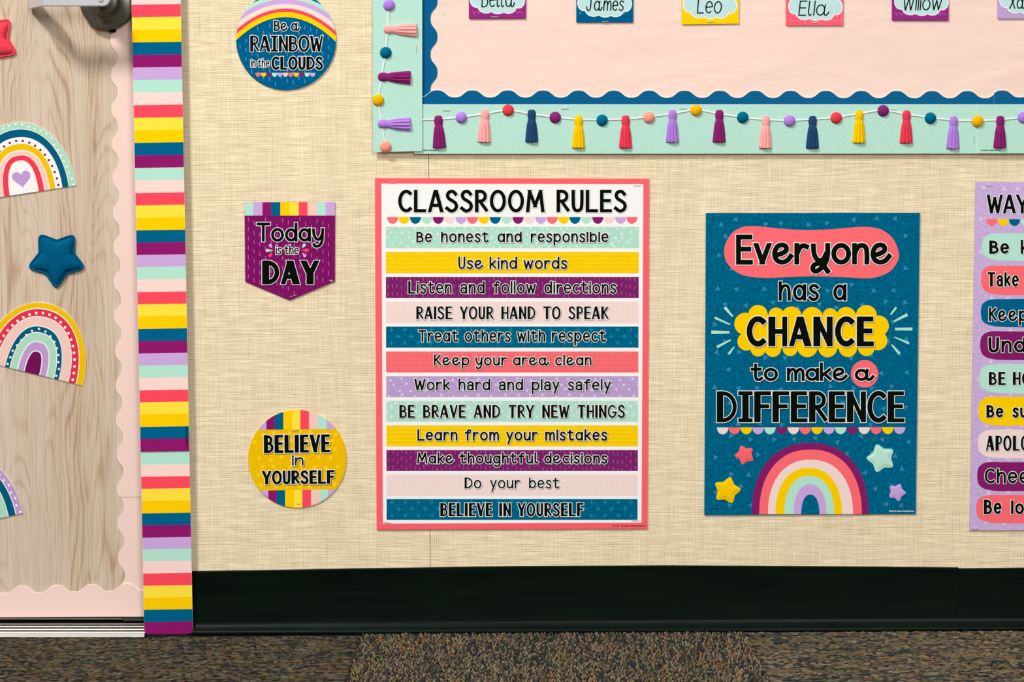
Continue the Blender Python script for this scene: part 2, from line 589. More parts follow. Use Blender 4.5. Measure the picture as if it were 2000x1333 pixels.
# ---------------------------------------------------------------- woven wall covering, wood, metal, rubber, yarn
class Nodes:
    def __init__(self, nt): self.nt = nt
    def new(self, t): return self.nt.nodes.new(t)
    def put(self, sock, v):
        if isinstance(v, (int, float)): sock.default_value = v
        elif isinstance(v, (tuple, list)): sock.default_value = v
        else: self.nt.links.new(v, sock)
    def math(self, op, a, b=0.0, c=0.0):
        n = self.new('ShaderNodeMath'); n.operation = op
        self.put(n.inputs[0], a); self.put(n.inputs[1], b); self.put(n.inputs[2], c)
        return n.outputs[0]
    def xyz(self, which='Object'):
        t = self.new('ShaderNodeTexCoord'); s = self.new('ShaderNodeSeparateXYZ')
        self.put(s.inputs[0], t.outputs[which])
        return s.outputs
    def vec(self, x, y, z):
        n = self.new('ShaderNodeCombineXYZ')
        for i, v in enumerate((x, y, z)): self.put(n.inputs[i], v)
        return n.outputs[0]
    def noise(self, v, scale, detail=2.0, rough=0.5, dist=0.0):
        n = self.new('ShaderNodeTexNoise')
        self.put(n.inputs['Vector'], v)
        n.inputs['Scale'].default_value = scale; n.inputs['Detail'].default_value = detail
        n.inputs['Roughness'].default_value = rough; n.inputs['Distortion'].default_value = dist
        return n.outputs['Fac']
    def ramp(self, f, stops):
        n = self.new('ShaderNodeValToRGB'); r = n.color_ramp
        while len(r.elements) < len(stops): r.elements.new(0.5)
        for e, (p, c) in zip(r.elements, stops):
            e.position = p; e.color = c
        self.put(n.inputs[0], f)
        return n.outputs[0]
    def rng(self, f, a, b, c, d):
        n = self.new('ShaderNodeMapRange')
        self.put(n.inputs[0], f)
        for i, v in enumerate((a, b, c, d)): n.inputs[i + 1].default_value = v
        return n.outputs[0]
    def scale(self, col, f):
        n = self.new('ShaderNodeVectorMath'); n.operation = 'SCALE'
        self.put(n.inputs[0], col if not isinstance(col, tuple) else col[:3]); self.put(n.inputs['Scale'], f)
        return n.outputs[0]
    def bump(self, h, strength, distance):
        n = self.new('ShaderNodeBump')
        n.inputs['Strength'].default_value = strength; n.inputs['Distance'].default_value = distance
        self.put(n.inputs['Height'], h)
        return n.outputs[0]

def make_wall_mat():
    m, nt, b = new_mat('woven_wall_covering')
    n = Nodes(nt)
    x, y, z = n.xyz()
    pit = 0.00272
    wx = n.noise(n.vec(n.math('MULTIPLY', x, 40.0), 0.0, n.math('MULTIPLY', z, 9.0)), 1.0, 2)
    wz = n.noise(n.vec(n.math('MULTIPLY', x, 9.0), 3.0, n.math('MULTIPLY', z, 36.0)), 1.0, 2)
    u = n.math('ADD', n.math('MULTIPLY', x, math.pi / pit), n.math('MULTIPLY', wx, 4.5))
    v = n.math('ADD', n.math('MULTIPLY', z, math.pi / pit), n.math('MULTIPLY', wz, 6.0))
    au = n.math('ABSOLUTE', n.math('SINE', u))
    av = n.math('ABSOLUTE', n.math('SINE', v))
    slub_h = n.noise(n.vec(n.math('MULTIPLY', x, 20.0), 0.0, n.math('MULTIPLY', z, 330.0)), 1.0, 2, 0.6)
    slub_v = n.noise(n.vec(n.math('MULTIPLY', x, 330.0), 7.0, n.math('MULTIPLY', z, 14.0)), 1.0, 2, 0.6)
    # gaps between threads, wider or closed where the yarn is thin or thick
    gu, gv = n.math('SUBTRACT', 1.0, au), n.math('SUBTRACT', 1.0, av)
    open_ = n.math('MULTIPLY', n.rng(slub_h, 0.34, 0.68, 1.4, 0.35), n.rng(slub_v, 0.35, 0.65, 1.25, 0.6))
    hole = n.math('MULTIPLY', n.math('MULTIPLY', gu, gv), open_)
    row = n.math('MULTIPLY', gv, n.rng(slub_h, 0.32, 0.66, 0.30, 0.02))
    colm = n.math('MULTIPLY', gu, n.rng(slub_v, 0.3, 0.7, 0.22, 0.06))
    dark = n.math('ADD', n.math('MULTIPLY', hole, 0.42), n.math('ADD', row, colm))
    streak = n.math('ADD', n.rng(slub_h, 0.50, 0.78, 0.0, 0.15), n.rng(slub_v, 0.55, 0.8, 0.0, 0.07))
    broad = n.rng(n.noise(n.vec(n.math('MULTIPLY', x, 3.0), 0.0, n.math('MULTIPLY', z, 3.0)), 1.0, 3), 0.3, 0.7, 0.97, 1.03)
    f = n.math('SUBTRACT', n.math('ADD', 1.0, streak), n.math('MULTIPLY', dark, 0.70))
    f = n.math('MULTIPLY', f, broad)
    tint = n.new('ShaderNodeMix'); tint.data_type = 'RGBA'
    n.put(tint.inputs[0], n.math('MINIMUM', dark, 1.0))
    tint.inputs[6].default_value = lin((242, 226, 193)); tint.inputs[7].default_value = lin((218, 194, 150))
    col = n.scale(tint.outputs[2], f)
    n.put(b.inputs['Base Color'], col)
    b.inputs['Roughness'].default_value = 0.8
    b.inputs['Specular IOR Level'].default_value = 0.15
    h = n.math('ADD', n.math('MULTIPLY', n.math('SUBTRACT', 0.0, hole), 0.9), n.math('MULTIPLY', slub_h, 1.2))
    n.put(b.inputs['Normal'], n.bump(h, 0.45, 0.0006))
    return m

def make_wood_mat():
    m, nt, b = new_mat('pale_oak_laminate')
    n = Nodes(nt)
    x, y, z = n.xyz()
    # contour lines of a tall stretched field give cathedral grain, a fine streak gives pores
    warp = n.noise(n.vec(n.math('MULTIPLY', x, 16.0), 0.0, n.math('MULTIPLY', z, 3.2)), 1.0, 3, 0.55)
    fld = n.noise(n.vec(n.math('ADD', n.math('MULTIPLY', x, 9.0), n.math('MULTIPLY', warp, 0.35)), 1.7, n.math('MULTIPLY', z, 1.1)), 1.0, 2, 0.5)
    lines = n.math('MULTIPLY_ADD', n.math('SINE', n.math('MULTIPLY', fld, 240.0)), 0.5, 0.5)
    lines = n.math('POWER', lines, 3.5)
    lines = n.math('MULTIPLY', lines, n.rng(n.noise(n.vec(n.math('MULTIPLY', x, 30.0), 5.0, n.math('MULTIPLY', z, 4.0)), 1.0, 2), 0.35, 0.65, 0.25, 1.0))
    bands = n.noise(n.vec(n.math('MULTIPLY', x, 26.0), 4.0, n.math('MULTIPLY', z, 1.0)), 1.0, 3, 0.6)
    pores = n.noise(n.vec(n.math('MULTIPLY', x, 520.0), 9.0, n.math('MULTIPLY', z, 9.0)), 1.0, 3, 0.6)
    weave = n.noise(n.vec(n.math('MULTIPLY', x, 900.0), 2.0, n.math('MULTIPLY', z, 900.0)), 1.0, 1, 0.5)
    f = n.math('ADD', n.math('MULTIPLY', lines, 0.26), n.math('MULTIPLY', n.rng(bands, 0.3, 0.7, 0.0, 1.0), 0.30))
    f = n.math('ADD', f, n.math('MULTIPLY', n.rng(pores, 0.36, 0.64, 0.0, 1.0), 0.26))
    f = n.math('ADD', f, n.math('MULTIPLY', n.rng(weave, 0.3, 0.7, 0.0, 1.0), 0.12))
    col = n.ramp(f, [(0.12, lin((214, 199, 184))), (0.40, lin((201, 181, 160))), (0.60, lin((183, 154, 127))), (0.86, lin((148, 116, 91)))])
    n.put(b.inputs['Base Color'], col)
    b.inputs['Roughness'].default_value = 0.6
    b.inputs['Specular IOR Level'].default_value = 0.2
    n.put(b.inputs['Normal'], n.bump(f, 0.2, 0.0003))
    return m

def metal(name, rgb, rough, brushed=0.0, axis='x', metallic=1.0):
    m, nt, b = new_mat(name)
    b.inputs['Base Color'].default_value = lin(rgb)
    b.inputs['Metallic'].default_value = metallic
    b.inputs['Roughness'].default_value = rough
    if brushed:
        n = Nodes(nt)
        x, y, z = n.xyz()
        if axis == 'x': v = n.vec(n.math('MULTIPLY', x, 30.0), n.math('MULTIPLY', y, 1500.0), n.math('MULTIPLY', z, 1500.0))
        else: v = n.vec(n.math('MULTIPLY', x, 1500.0), n.math('MULTIPLY', y, 1500.0), n.math('MULTIPLY', z, 30.0))
        g = n.noise(v, 1.0, 2)
        n.put(b.inputs['Normal'], n.bump(g, brushed, 0.0004))
    return m

WALL = make_wall_mat()
WOOD = make_wood_mat()
STEEL = metal('brushed_steel', (214, 216, 222), 0.42, 0.06, 'x', 0.55)
PEWTER = metal('dark_pewter', (104, 102, 93), 0.30, metallic=0.55)
ALU = metal('mill_aluminium', (190, 187, 180), 0.34, 0.2, 'x')
WIRE = metal('staple_wire', (210, 210, 208), 0.4, metallic=0.3)

m, nt, b = new_mat('black_rubber_cove_base')
n = Nodes(nt); x, y, z = n.xyz()
g = n.noise(n.vec(n.math('MULTIPLY', x, 5.0), 0.0, n.math('MULTIPLY', z, 60.0)), 1.0, 4, 0.6)
n.put(b.inputs['Base Color'], n.ramp(g, [(0.35, lin((1, 9, 5))), (0.7, lin((5, 20, 11)))]))
b.inputs['Roughness'].default_value = 0.38
b.inputs['Specular IOR Level'].default_value = 0.11
RUBBER = m
DARK = paper('dark_gap', (14, 14, 13), 0.8, 0.1)
FRAME = paper('dark_bronze_paint', (58, 52, 46), 0.5, 0.3)
GASKET = paper('grey_gasket', (74, 72, 68), 0.7, 0.2)

m, nt, b = new_mat('carpet_yarn')
at_n = nt.nodes.new('ShaderNodeAttribute'); at_n.attribute_name = 'yarn'
n = Nodes(nt)
tcn = nt.nodes.new('ShaderNodeTexCoord')
fz = n.noise(tcn.outputs['Object'], 1500.0, 2, 0.6)
fz2 = n.noise(tcn.outputs['Object'], 420.0, 2, 0.6)
n.put(b.inputs['Base Color'], n.scale(at_n.outputs['Color'], n.math('MULTIPLY', n.rng(fz, 0.3, 0.7, 0.62, 1.38), n.rng(fz2, 0.3, 0.7, 0.7, 1.3))))
n.put(b.inputs['Normal'], n.bump(n.math('ADD', fz, fz2), 0.9, 0.0012))
b.inputs['Roughness'].default_value = 0.9
b.inputs['Specular IOR Level'].default_value = 0.08
YARN = m
m, nt, b = new_mat('carpet_backing')
n = Nodes(nt); x, y, z = n.xyz()
g = n.noise(n.vec(n.math('MULTIPLY', x, 160.0), n.math('MULTIPLY', y, 220.0), 0.0), 1.0, 3, 0.7)
bare = n.ramp(g, [(0.3, lin((18, 17, 15))), (0.5, lin((36, 32, 26))), (0.62, lin((46, 38, 28))), (0.72, lin((34, 36, 30)))])
# past the modelled tufts the carpet shows as its mottled pile, between them as dark backing
g2 = n.noise(n.vec(n.math('MULTIPLY', x, 150.0), n.math('MULTIPLY', y, 260.0), 0.0), 1.0, 3, 0.7)
pile = n.ramp(g2, [(0.3, lin((44, 42, 38))), (0.45, lin((92, 82, 64))), (0.56, lin((104, 84, 58))), (0.66, lin((58, 62, 58))), (0.8, lin((110, 104, 84)))])
far_ = n.math('MAXIMUM', n.math('LESS_THAN', y, 2.2 - 0.615), n.math('GREATER_THAN', n.math("ABSOLUTE", x), 1.6))
mixc = n.new('ShaderNodeMix'); mixc.data_type = 'RGBA'
n.put(mixc.inputs[0], far_); n.put(mixc.inputs[6], bare); n.put(mixc.inputs[7], pile)
n.put(b.inputs['Base Color'], mixc.outputs[2])
b.inputs['Roughness'].default_value = 0.95
b.inputs['Specular IOR Level'].default_value = 0.05
BACKING = m

# ---------------------------------------------------------------- the setting
TILT = 0.0054
def floor_z(x): return TILT * (x - 0.04)

X_SEAM = at(838.5, 600).x
X_FR_L, X_FR_R = at(269.6, 620, -0.011).x + 0.0050, at(364.9, 620, -0.011).x - 0.0048
Z_TOP = 2.7
# two wall panels with the butt joint between them
bm = bmesh.new(); box_bm(bm, X_FR_R - 0.02, 3.0, 0.006, 0.05, -0.01, Z_TOP)
wall = bm_obj('wall_back', bm, DARK, origin=((X_FR_R + 3.0) / 2, 0.03, 1.0))
tag(wall, 'cream woven fabric wall behind the posters', None, None, 'structure')
for a, b_ in ((X_FR_R - 0.02, X_SEAM - 0.0004), (X_SEAM + 0.0004, 3.0)):
    bm = bmesh.new(); box_bm(bm, a, b_, 0.0, 0.0059, -0.01, Z_TOP)
    p = bm_obj('wall_panel', bm, WALL, wall)

# floor and its carpet
bm = bmesh.new()
for xx in (-3.0, 3.0):
    for yy in (-4.6, 0.06): bm.verts.new((xx, yy, floor_z(xx) - 0.001))
bm.verts.ensure_lookup_table()
v = bm.verts
bm.faces.new((v[0], v[2], v[3], v[1]))
r = bmesh.ops.extrude_face_region(bm, geom=bm.faces[:])
for q in r['geom']:
    if isinstance(q, bmesh.types.BMVert): q.co.z -= 0.02
floor = bm_obj('floor', bm, BACKING, origin=(0, -2.2, 0))
tag(floor, 'dark mottled carpet tile floor along the wall', None, None, 'structure')

def yarn_palette(k):
    base = np.array([lin(c)[:3] for c in ((122, 110, 90), (108, 96, 78), (96, 88, 74), (72, 68, 62), (54, 55, 60), (48, 62, 60),
                                           (128, 94, 62), (136, 88, 56), (112, 106, 60), (122, 116, 72), (54, 70, 54), (106, 80, 62))])
    return base[k]

def loop_template():
    """One tuft of yarn: a small rounded loop standing on the backing."""
    rings, seg = 4, 6
    vs = []
    for i in range(rings):
        t = i / (rings - 1) * 0.86
        rr = math.cos(t * math.pi / 2) ** 0.7 if i else 0.9
        zz = math.sin(t * math.pi / 2)
        for j in range(seg):
            a = 2 * math.pi * j / seg
            vs.append((rr * math.cos(a), rr * math.sin(a), zz))
    vs.append((0, 0, 1.02))
    fs = []
    for i in range(rings - 1):
        for j in range(seg):
            k = (j + 1) % seg
            fs.append((i * seg + j, i * seg + k, (i + 1) * seg + k, (i + 1) * seg + j))
    top = len(vs) - 1
    tri = [((rings - 1) * seg + j, (rings - 1) * seg + (j + 1) % seg, top) for j in range(seg)]
    return np.array(vs), fs, tri

TV, TF, TT = loop_template()

def carpet(name, label, cells, sx, sy, hh, along, streak, gain):
    """cells: (x, y) of each tuft; along: 'x' or 'y', the way the rows of yarn run; streak: tufts of one colour in a run."""
    N_ = len(cells)
    cells = np.array(cells)
    cx, cy = cells[:, 0], cells[:, 1]
    # runs of one colour along the yarn
    if along == 'x':
        row = np.round(cy / (2 * sy * 0.92)).astype(int); run = np.floor(cx / streak + (row * 7919 % 97) / 97.0).astype(int)
    else:
        row = np.round(cx / (2 * sx * 0.92)).astype(int); run = np.floor(cy / streak + (row * 7919 % 97) / 97.0).astype(int)
    key = (row * 73856093) ^ (run * 19349663)
    kk = np.abs(key) % 100003
    u = (kk * 0.61803398875) % 1.0
    prob = np.array([.17, .15, .13, .11, .10, .07, .06, .035, .06, .035, .04, .04]); prob /= prob.sum()
    idx = np.searchsorted(np.cumsum(prob), np.clip(u, 0, 0.9999))
    flip = rng.random(N_) < 0.42
    idx = np.where(flip, rng.choice([0, 0, 1, 1, 2, 3, 4], N_), idx)
    col = yarn_palette(idx) * gain * (0.72 + 0.56 * rng.random((N_, 1)))  # gain puts each tile's pile shading into its yarn colour
    sc = np.stack([sx * (0.7 + 0.55 * rng.random(N_)), sy * (0.75 + 0.45 * rng.random(N_)), hh * (0.6 + 0.7 * rng.random(N_))], 1)
    jx = (rng.random((N_, 2)) - 0.5) * np.array([sx, sy]) * 1.0
    nv = len(TV)
    P = TV[None] * sc[:, None, :]
    lean = (rng.random((N_, 2)) - 0.5) * 1.3
    P[:, :, 0] += lean[:, None, 0] * P[:, :, 2]
    P[:, :, 1] += lean[:, None, 1] * P[:, :, 2]
    P[:, :, 0] += (cx + jx[:, 0])[:, None]
    P[:, :, 1] += (cy + jx[:, 1])[:, None]
    P[:, :, 2] += TILT * (P[:, :, 0] - 0.04) - 0.0008
    org = np.array([cx.mean(), cy.mean(), 0.0])
    V = (P - org).reshape(-1, 3)
    base = (np.arange(N_) * nv)[:, None, None]
    q = (np.array(TF)[None] + base).reshape(-1, 4)
    t = (np.array(TT)[None] + base).reshape(-1, 3)
    me = bpy.data.meshes.new(name)
    me.vertices.add(len(V)); me.vertices.foreach_set('co', V.ravel())
    nl = q.size + t.size
    me.loops.add(nl)
    me.loops.foreach_set('vertex_index', np.concatenate([q.ravel(), t.ravel()]))
    np_ = len(q) + len(t)
    me.polygons.add(np_)
    ls = np.concatenate([np.arange(len(q)) * 4, q.size + np.arange(len(t)) * 3])
    me.polygons.foreach_set('loop_start', ls)
    me.update(calc_edges=True)
    me.polygons.foreach_set('use_smooth', np.ones(np_, bool))
    ca = me.color_attributes.new('yarn', 'FLOAT_COLOR', 'POINT')
    cc = np.ones((N_ * nv, 4)); cc[:, :3] = np.repeat(col, nv, 0)
    ca.data.foreach_set('color', cc.ravel())
    me.materials.append(YARN)
    o = bpy.data.objects.new(name, me)
    o.location = org
    C.objects.link(o)
    return tag(o, label, 'carpet', None, 'stuff')

def cells_of(xa, xb, ya, yb, dx, dy, keep):
    out = []
    ny = int((yb - ya) / dy); nx = int((xb - xa) / dx)
    for j in range(ny):
        for i in range(nx):
            x = xa + (i + 0.5 * (j % 2)) * dx; y = yb - j * dy
            if keep(x, y): out.append((x, y))
    return out

YF = -0.019
XA, XB = at(709, 1237, -0.019).x, at(1462, 1234, -0.019).x
Y_END = -0.62
XT = at(281, 1239, -0.02).x
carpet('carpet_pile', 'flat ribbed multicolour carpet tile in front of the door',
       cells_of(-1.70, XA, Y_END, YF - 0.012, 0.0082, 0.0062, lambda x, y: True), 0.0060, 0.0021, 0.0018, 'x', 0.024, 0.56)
carpet('carpet_pile', 'chunky knit loop carpet tile below the big rules poster',
       cells_of(XA, XB, Y_END, YF, 0.0041, 0.0128, lambda x, y: True), 0.0020, 0.0054, 0.0030, 'y', 0.06, 1.04)
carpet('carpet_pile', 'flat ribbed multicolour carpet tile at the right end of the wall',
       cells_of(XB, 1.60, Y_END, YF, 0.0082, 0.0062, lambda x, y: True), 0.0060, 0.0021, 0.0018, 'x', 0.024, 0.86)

# rubber cove base, two lengths butted together
def cove(name, label, pts, x_end=None):
    cols = []
    for (px, ty) in pts:
        top = at(px, ty, -0.004); zf = floor_z(top.x)
        prof = [(0.0, top.z), (-0.0028, top.z), (-0.0042, top.z - 0.0014), (-0.0042, top.z - 0.004), (-0.0042, zf + 0.0190), (-0.0052, zf + 0.0150),
                (-0.0084, zf + 0.0108), (-0.0128, zf + 0.0078), (-0.0158, zf + 0.0056), (-0.0166, zf + 0.0036), (-0.0160, zf + 0.0008), (0.0, zf + 0.0008)]
        cols.append([(top.x, y, z) for y, z in prof])
    bm = bmesh.new()
    V = [[bm.verts.new(p) for p in c] for c in cols]
    m = len(V[0])
    for a in range(len(V) - 1):
        for i in range(m):
            bm.faces.new((V[a][i], V[a][(i + 1) % m], V[a + 1][(i + 1) % m], V[a + 1][i]))
    bm.faces.new(V[0]); bm.faces.new(V[-1][::-1])
    mid = cols[len(cols) // 2][0]
    o = bm_obj(name, bm, RUBBER, origin=(mid[0], 0, 0), smooth=True)
    md = o.modifiers.new('edge', 'EDGE_SPLIT'); md.split_angle = math.radians(40)
    return tag(o, label, None, None, 'structure')

cove('baseboard_back', 'long black rubber cove base below the posters', [(375, 1116.7), (500, 1115), (700, 1111.5), (1000, 1107), (1300, 1105.6), (1500, 1106.6), (1700, 1108), (1872, 1109.5)])
cove('baseboard_right', 'short black rubber cove base piece at right end', [(1872.4, 1111.6), (1950, 1110.8), (2010, 1110), (2300, 1109), (4500, 1107)])

# door, frame, threshold
Y_DOOR = 0.014
Z_DOOR = at(200, 1206, Y_DOOR).z
X_DL = -1.45
bm = bmesh.new(); box_bm(bm, X_DL, X_FR_L + 0.012, Y_DOOR, Y_DOOR + 0.044, Z_DOOR, 2.1)
door = bm_obj('door_1', bm, WOOD, origin=((X_DL + X_FR_L) / 2, Y_DOOR + 0.02, Z_DOOR))
tag(door, 'pale oak door with lever handle at left', None, None, 'structure')
sweep_z = at(120, 1210.5, Y_DOOR).z
bm = bmesh.new(); box_bm(bm, X_DL, at(237, 1210, Y_DOOR).x, Y_DOOR + 0.004, Y_DOOR + 0.03, sweep_z - 0.0012, sweep_z + 0.0012)
bm_obj('door_sweep', bm, ALU, door)
bm = bmesh.new(); box_bm(bm, at(238, 1210, Y_DOOR).x, at(285, 1210, Y_DOOR).x, Y_DOOR, Y_DOOR + 0.03, at(250, 1214, Y_DOOR).z, Z_DOOR - 0.0002)
bmesh.ops.bevel(bm, geom=bm.edges[:], offset=0.0015, segments=2, affect='EDGES')
bm_obj('corner_gasket', bm, GASKET, door)

bm = bmesh.new()
box_bm(bm, X_FR_L, X_FR_R, -0.011, 0.10, floor_z(-0.6), 2.2)
bmesh.ops.bevel(bm, geom=[e for e in bm.edges if abs(e.verts[0].co.z - e.verts[1].co.z) > 1], offset=0.002, segments=3, affect='EDGES')
frame = bm_obj('trim_1', bm, FRAME, origin=((X_FR_L + X_FR_R) / 2, 0.04, 0))
tag(frame, 'dark door frame behind the striped borders', None, None, 'structure')

# the far side of the doorway: jamb, head and the wall beyond
bm = bmesh.new()
box_bm(bm, X_DL - 0.078, X_DL, -0.011, 0.10, floor_z(-1.5) - 0.006, 2.2)
box_bm(bm, X_DL, X_FR_L - 0.0003, -0.011, 0.10, 2.1005, 2.2)
o = bm_obj('trim_4', bm, FRAME, origin=(X_DL, 0.04, 0)); tag(o, 'dark door jamb and head at the far side of the door', None, None, 'structure')
bm = bmesh.new(); box_bm(bm, -3.0, X_DL - 0.0785, 0.0, 0.05, -0.02, Z_TOP); box_bm(bm, X_DL - 0.078, X_FR_R - 0.021, 0.0, 0.05, 2.2005, Z_TOP)
o = bm_obj('wall_left', bm, WALL, origin=(-2.2, 0.025, 1.0)); tag(o, 'cream woven fabric wall beyond and above the door', None, None, 'structure')

# near-black sheet standing in for the shade behind the door gap; ridged threshold
bm = bmesh.new(); box_bm(bm, X_DL, X_FR_L, Y_DOOR + 0.05, Y_DOOR + 0.055, -0.012, 0.2)
o = bm_obj('door_gap_shade', bm, DARK, origin=(-1.0, Y_DOOR + 0.05, 0)); tag(o, 'near-black sheet painted as the shade in the gap under the door', None, None, 'structure')
zt = lambda py, Y: at(150, py, Y).z
prof = [(0.075, -0.004), (0.075, zt(1216.5, 0.032)), (0.032, zt(1216.5, 0.032)), (0.020, zt(1219.0, 0.020)), (0.0195, zt(1221.5, 0.0195))]
for k in range(3):
    y0 = 0.017 - k * 0.0125
    pa = 1221.0 + k * 5.6
    prof += [(y0, zt(pa + 0.4, y0)), (y0 - 0.0020, zt(pa + 1.2, y0 - 0.002)), (y0 - 0.0080, zt(pa + 3.6, y0 - 0.008)), (y0 - 0.0085, zt(pa + 4.6, y0 - 0.0085))]
prof += [(-0.0235, zt(1238.0, -0.0235)), (-0.0260, -0.004)]
bm = bmesh.new()
A_ = [bm.verts.new((X_DL, y, z)) for y, z in prof]; B_ = [bm.verts.new((X_FR_L - 0.0003, y, z + 0.0006)) for y, z in prof]
for i in range(len(prof)):
    j = (i + 1) % len(prof)
    bm.faces.new((A_[i], A_[j], B_[j], B_[i]))
bm.faces.new(A_); bm.faces.new(B_[::-1])
o = bm_obj('trim_3', bm, ALU, origin=(-1.0, 0.02, 0)); tag(o, 'ridged aluminium threshold under the door', None, None, 'structure')

# lever handle: rose, hub, lever with its return, push button, latch tab
def lathe(bm, c, prof, seg=64):
    """prof: (radius, distance in front of y=c.y) pairs, outside to axis."""
    rings = [[bm.verts.new((c.x + r * math.cos(2 * math.pi * i / seg), c.y - d, c.z + r * math.sin(2 * math.pi * i / seg))) for i in range(seg)] for r, d in prof]
    for a in range(len(rings) - 1):
        for i in range(seg):
            j = (i + 1) % seg
            bm.faces.new((rings[a][i], rings[a][j], rings[a + 1][j], rings[a + 1][i]))
    bm.faces.new(rings[-1])

PX = 0.000815
rc = at(209, 4, Y_DOOR - 0.012)
rc = Vector((rc.x, Y_DOOR, rc.z))
bm = bmesh.new()
lathe(bm, rc, [(53 * PX, 0.0), (53 * PX, 0.009), (52 * PX, 0.0115), (49 * PX, 0.0128), (40 * PX, 0.0142), (31 * PX, 0.0165), (26 * PX, 0.0195), (24.5 * PX, 0.023), (24.5 * PX, 0.030), (23 * PX, 0.0315), (15 * PX, 0.032)])
handle = bm_obj('door_handle', bm, PEWTER, door, smooth=True)
handle['label'] = 'dark pewter round rose with silver lever'
YL = Y_DOOR - 0.070
le = at(72, 12, YL)                      # low outer corner of the lever
l_in = at(214, 12, YL)
h_l = 0.0205
bm = bmesh.new()
# side-on outline of the lever seen from above: grip, then the return that turns in towards the door
rad = h_l / 2
xc = l_in.x - rad
zc = le.z + rad
front = []
grip0 = le.x + 0.012
N8 = 12
outl = [(grip0, le.z)] + [(xc + rad * math.sin(t), zc - rad * math.cos(t)) for t in np.linspace(0, math.pi, N8)] + [(grip0, le.z + h_l)]
fa = [bm.verts.new((x, YL, z)) for x, z in outl]
ba = [bm.verts.new((x, YL + 0.009, z)) for x, z in outl]
nn = len(outl)
bm.faces.new(fa); bm.faces.new(ba[::-1])
for i in range(nn - 1):
    bm.faces.new((fa[i], fa[i + 1], ba[i + 1], ba[i]))
tip = at(55.5, 17.0, Y_DOOR - 0.005)          # where the return ends close to the door
tip_in = Vector((tip.x + 0.011, 0, 0))
path = [(grip0, YL, grip0, YL + 0.009)]
for t in np.linspace(0.12, 1, 7):
    path.append((grip0 - 0.011 * math.sin(t * 1.1), YL + 0.0115 * (1 - math.cos(t * 1.25)), grip0 - 0.0042 * math.sin(t * 1.1), YL + 0.009 + 0.0045 * (1 - math.cos(t * 1.25))))
path.append((tip.x, Y_DOOR - 0.005, tip_in.x, Y_DOOR - 0.005))
prev = None
for (xo, yo, xi, yi) in path:
    q = [bm.verts.new((xo, yo, le.z)), bm.verts.new((xo, yo, le.z + h_l)), bm.verts.new((xi, yi, le.z + h_l)), bm.verts.new((xi, yi, le.z))]
    if prev:
        for i in range(4):
            bm.faces.new((prev[i], prev[(i + 1) % 4], q[(i + 1) % 4], q[i]))
    prev = q
bm.faces.new(prev)
lever = bm_obj('lever', bm, STEEL, handle)
lever['label'] = 'flat brushed silver lever'
md = lever.modifiers.new('soft', 'BEVEL'); md.width = 0.0012; md.segments = 3; md.limit_method = 'ANGLE'; md.angle_limit = math.radians(50)
bm = bmesh.new()
bc = at(196, -2, YL - 0.001); bc.y = YL
lathe(bm, bc, [(5.4 * PX, -0.004), (5.4 * PX, 0.001), (4.4 * PX, 0.002), (2 * PX, 0.0024)], 32)
bm_obj('push_button', bm, metal('polished_button', (236, 236, 236), 0.4, metallic=0.2), handle, smooth=True)
bm = bmesh.new()
sc_ = Vector((rc.x - 0.004, 0, zc))
lathe(bm, Vector((rc.x - 3 * PX, YL + 0.045, zc)), [(13 * PX, 0.0), (13 * PX, 0.037)], 40)
bm_obj('spindle_neck', bm, PEWTER, handle, smooth=False)
bm = bmesh.new()
ta = at(213, 57, Y_DOOR - 0.006); tb = at(226, 62.5, Y_DOOR - 0.006)
box_bm(bm, ta.x, tb.x, Y_DOOR - 0.008, Y_DOOR - 0.0012, tb.z, ta.z + 0.004)
bmesh.ops.bevel(bm, geom=bm.edges[:], offset=0.0008, segments=2, affect='EDGES')
bm_obj('release_tab', bm, DARK, handle)
# the worn word pressed into the rose
A1 = Art(Y_DOOR - 0.0163)
letter(A1, 'LOCK', 197, 219, 46.5, 6.5, 0.6, halo=None, ink='ink', tilt=180.0, heavy=1.0)
A1.mats = [paper('worn_engraving', (62, 62, 54), 0.5, 0.3)]
A1.build('engraving', handle)

# ---------------------------------------------------------------- staples
def staple(px, py, Y, deg, label, length=14.0, mat=None):
    c = at(px, py, Y)
    h = length * PX / 2
    a = math.radians(deg)
    u = Vector((math.cos(a), 0, math.sin(a)))
    bm = bmesh.new()
    w = Vector((-u.z, 0, u.x)) * 0.00030
    t = 0.0003
    # the crown lies on the card, bent down at both ends
    sec = [(-h, 0.0003), (-h * 0.94, -t), (h * 0.94, -t), (h, 0.0003)]
    prev = None
    for s_, d in sec:
        p = c + u * s_
        q = [bm.verts.new(p + w + Vector((0, d - 0.0005, 0))), bm.verts.new(p - w + Vector((0, d - 0.0005, 0))),
             bm.verts.new(p - w + Vector((0, d + 0.0002, 0))), bm.verts.new(p + w + Vector((0, d + 0.0002, 0)))]
        if prev:
            for i in range(4): bm.faces.new((prev[i], prev[(i + 1) % 4], q[(i + 1) % 4], q[i]))
        else: bm.faces.new(q[::-1])
        prev = q
    bm.faces.new(prev)
    o = bm_obj('staple', bm, mat or WIRE, origin=c)
    tag(o, label, 'staple', 'staples holding up the wall display')

# ---------------------------------------------------------------- striped borders on the door frame
SEQ = ['pink', 'coral', 'lyellow', 'dyellow', 'blue', 'purple', 'lilac', 'mint']
def strip_edges(y):
    t = y / 1240.0
    return 256.8 + (281.8 - 256.8) * t, 352.9 + (376.8 - 352.9) * t

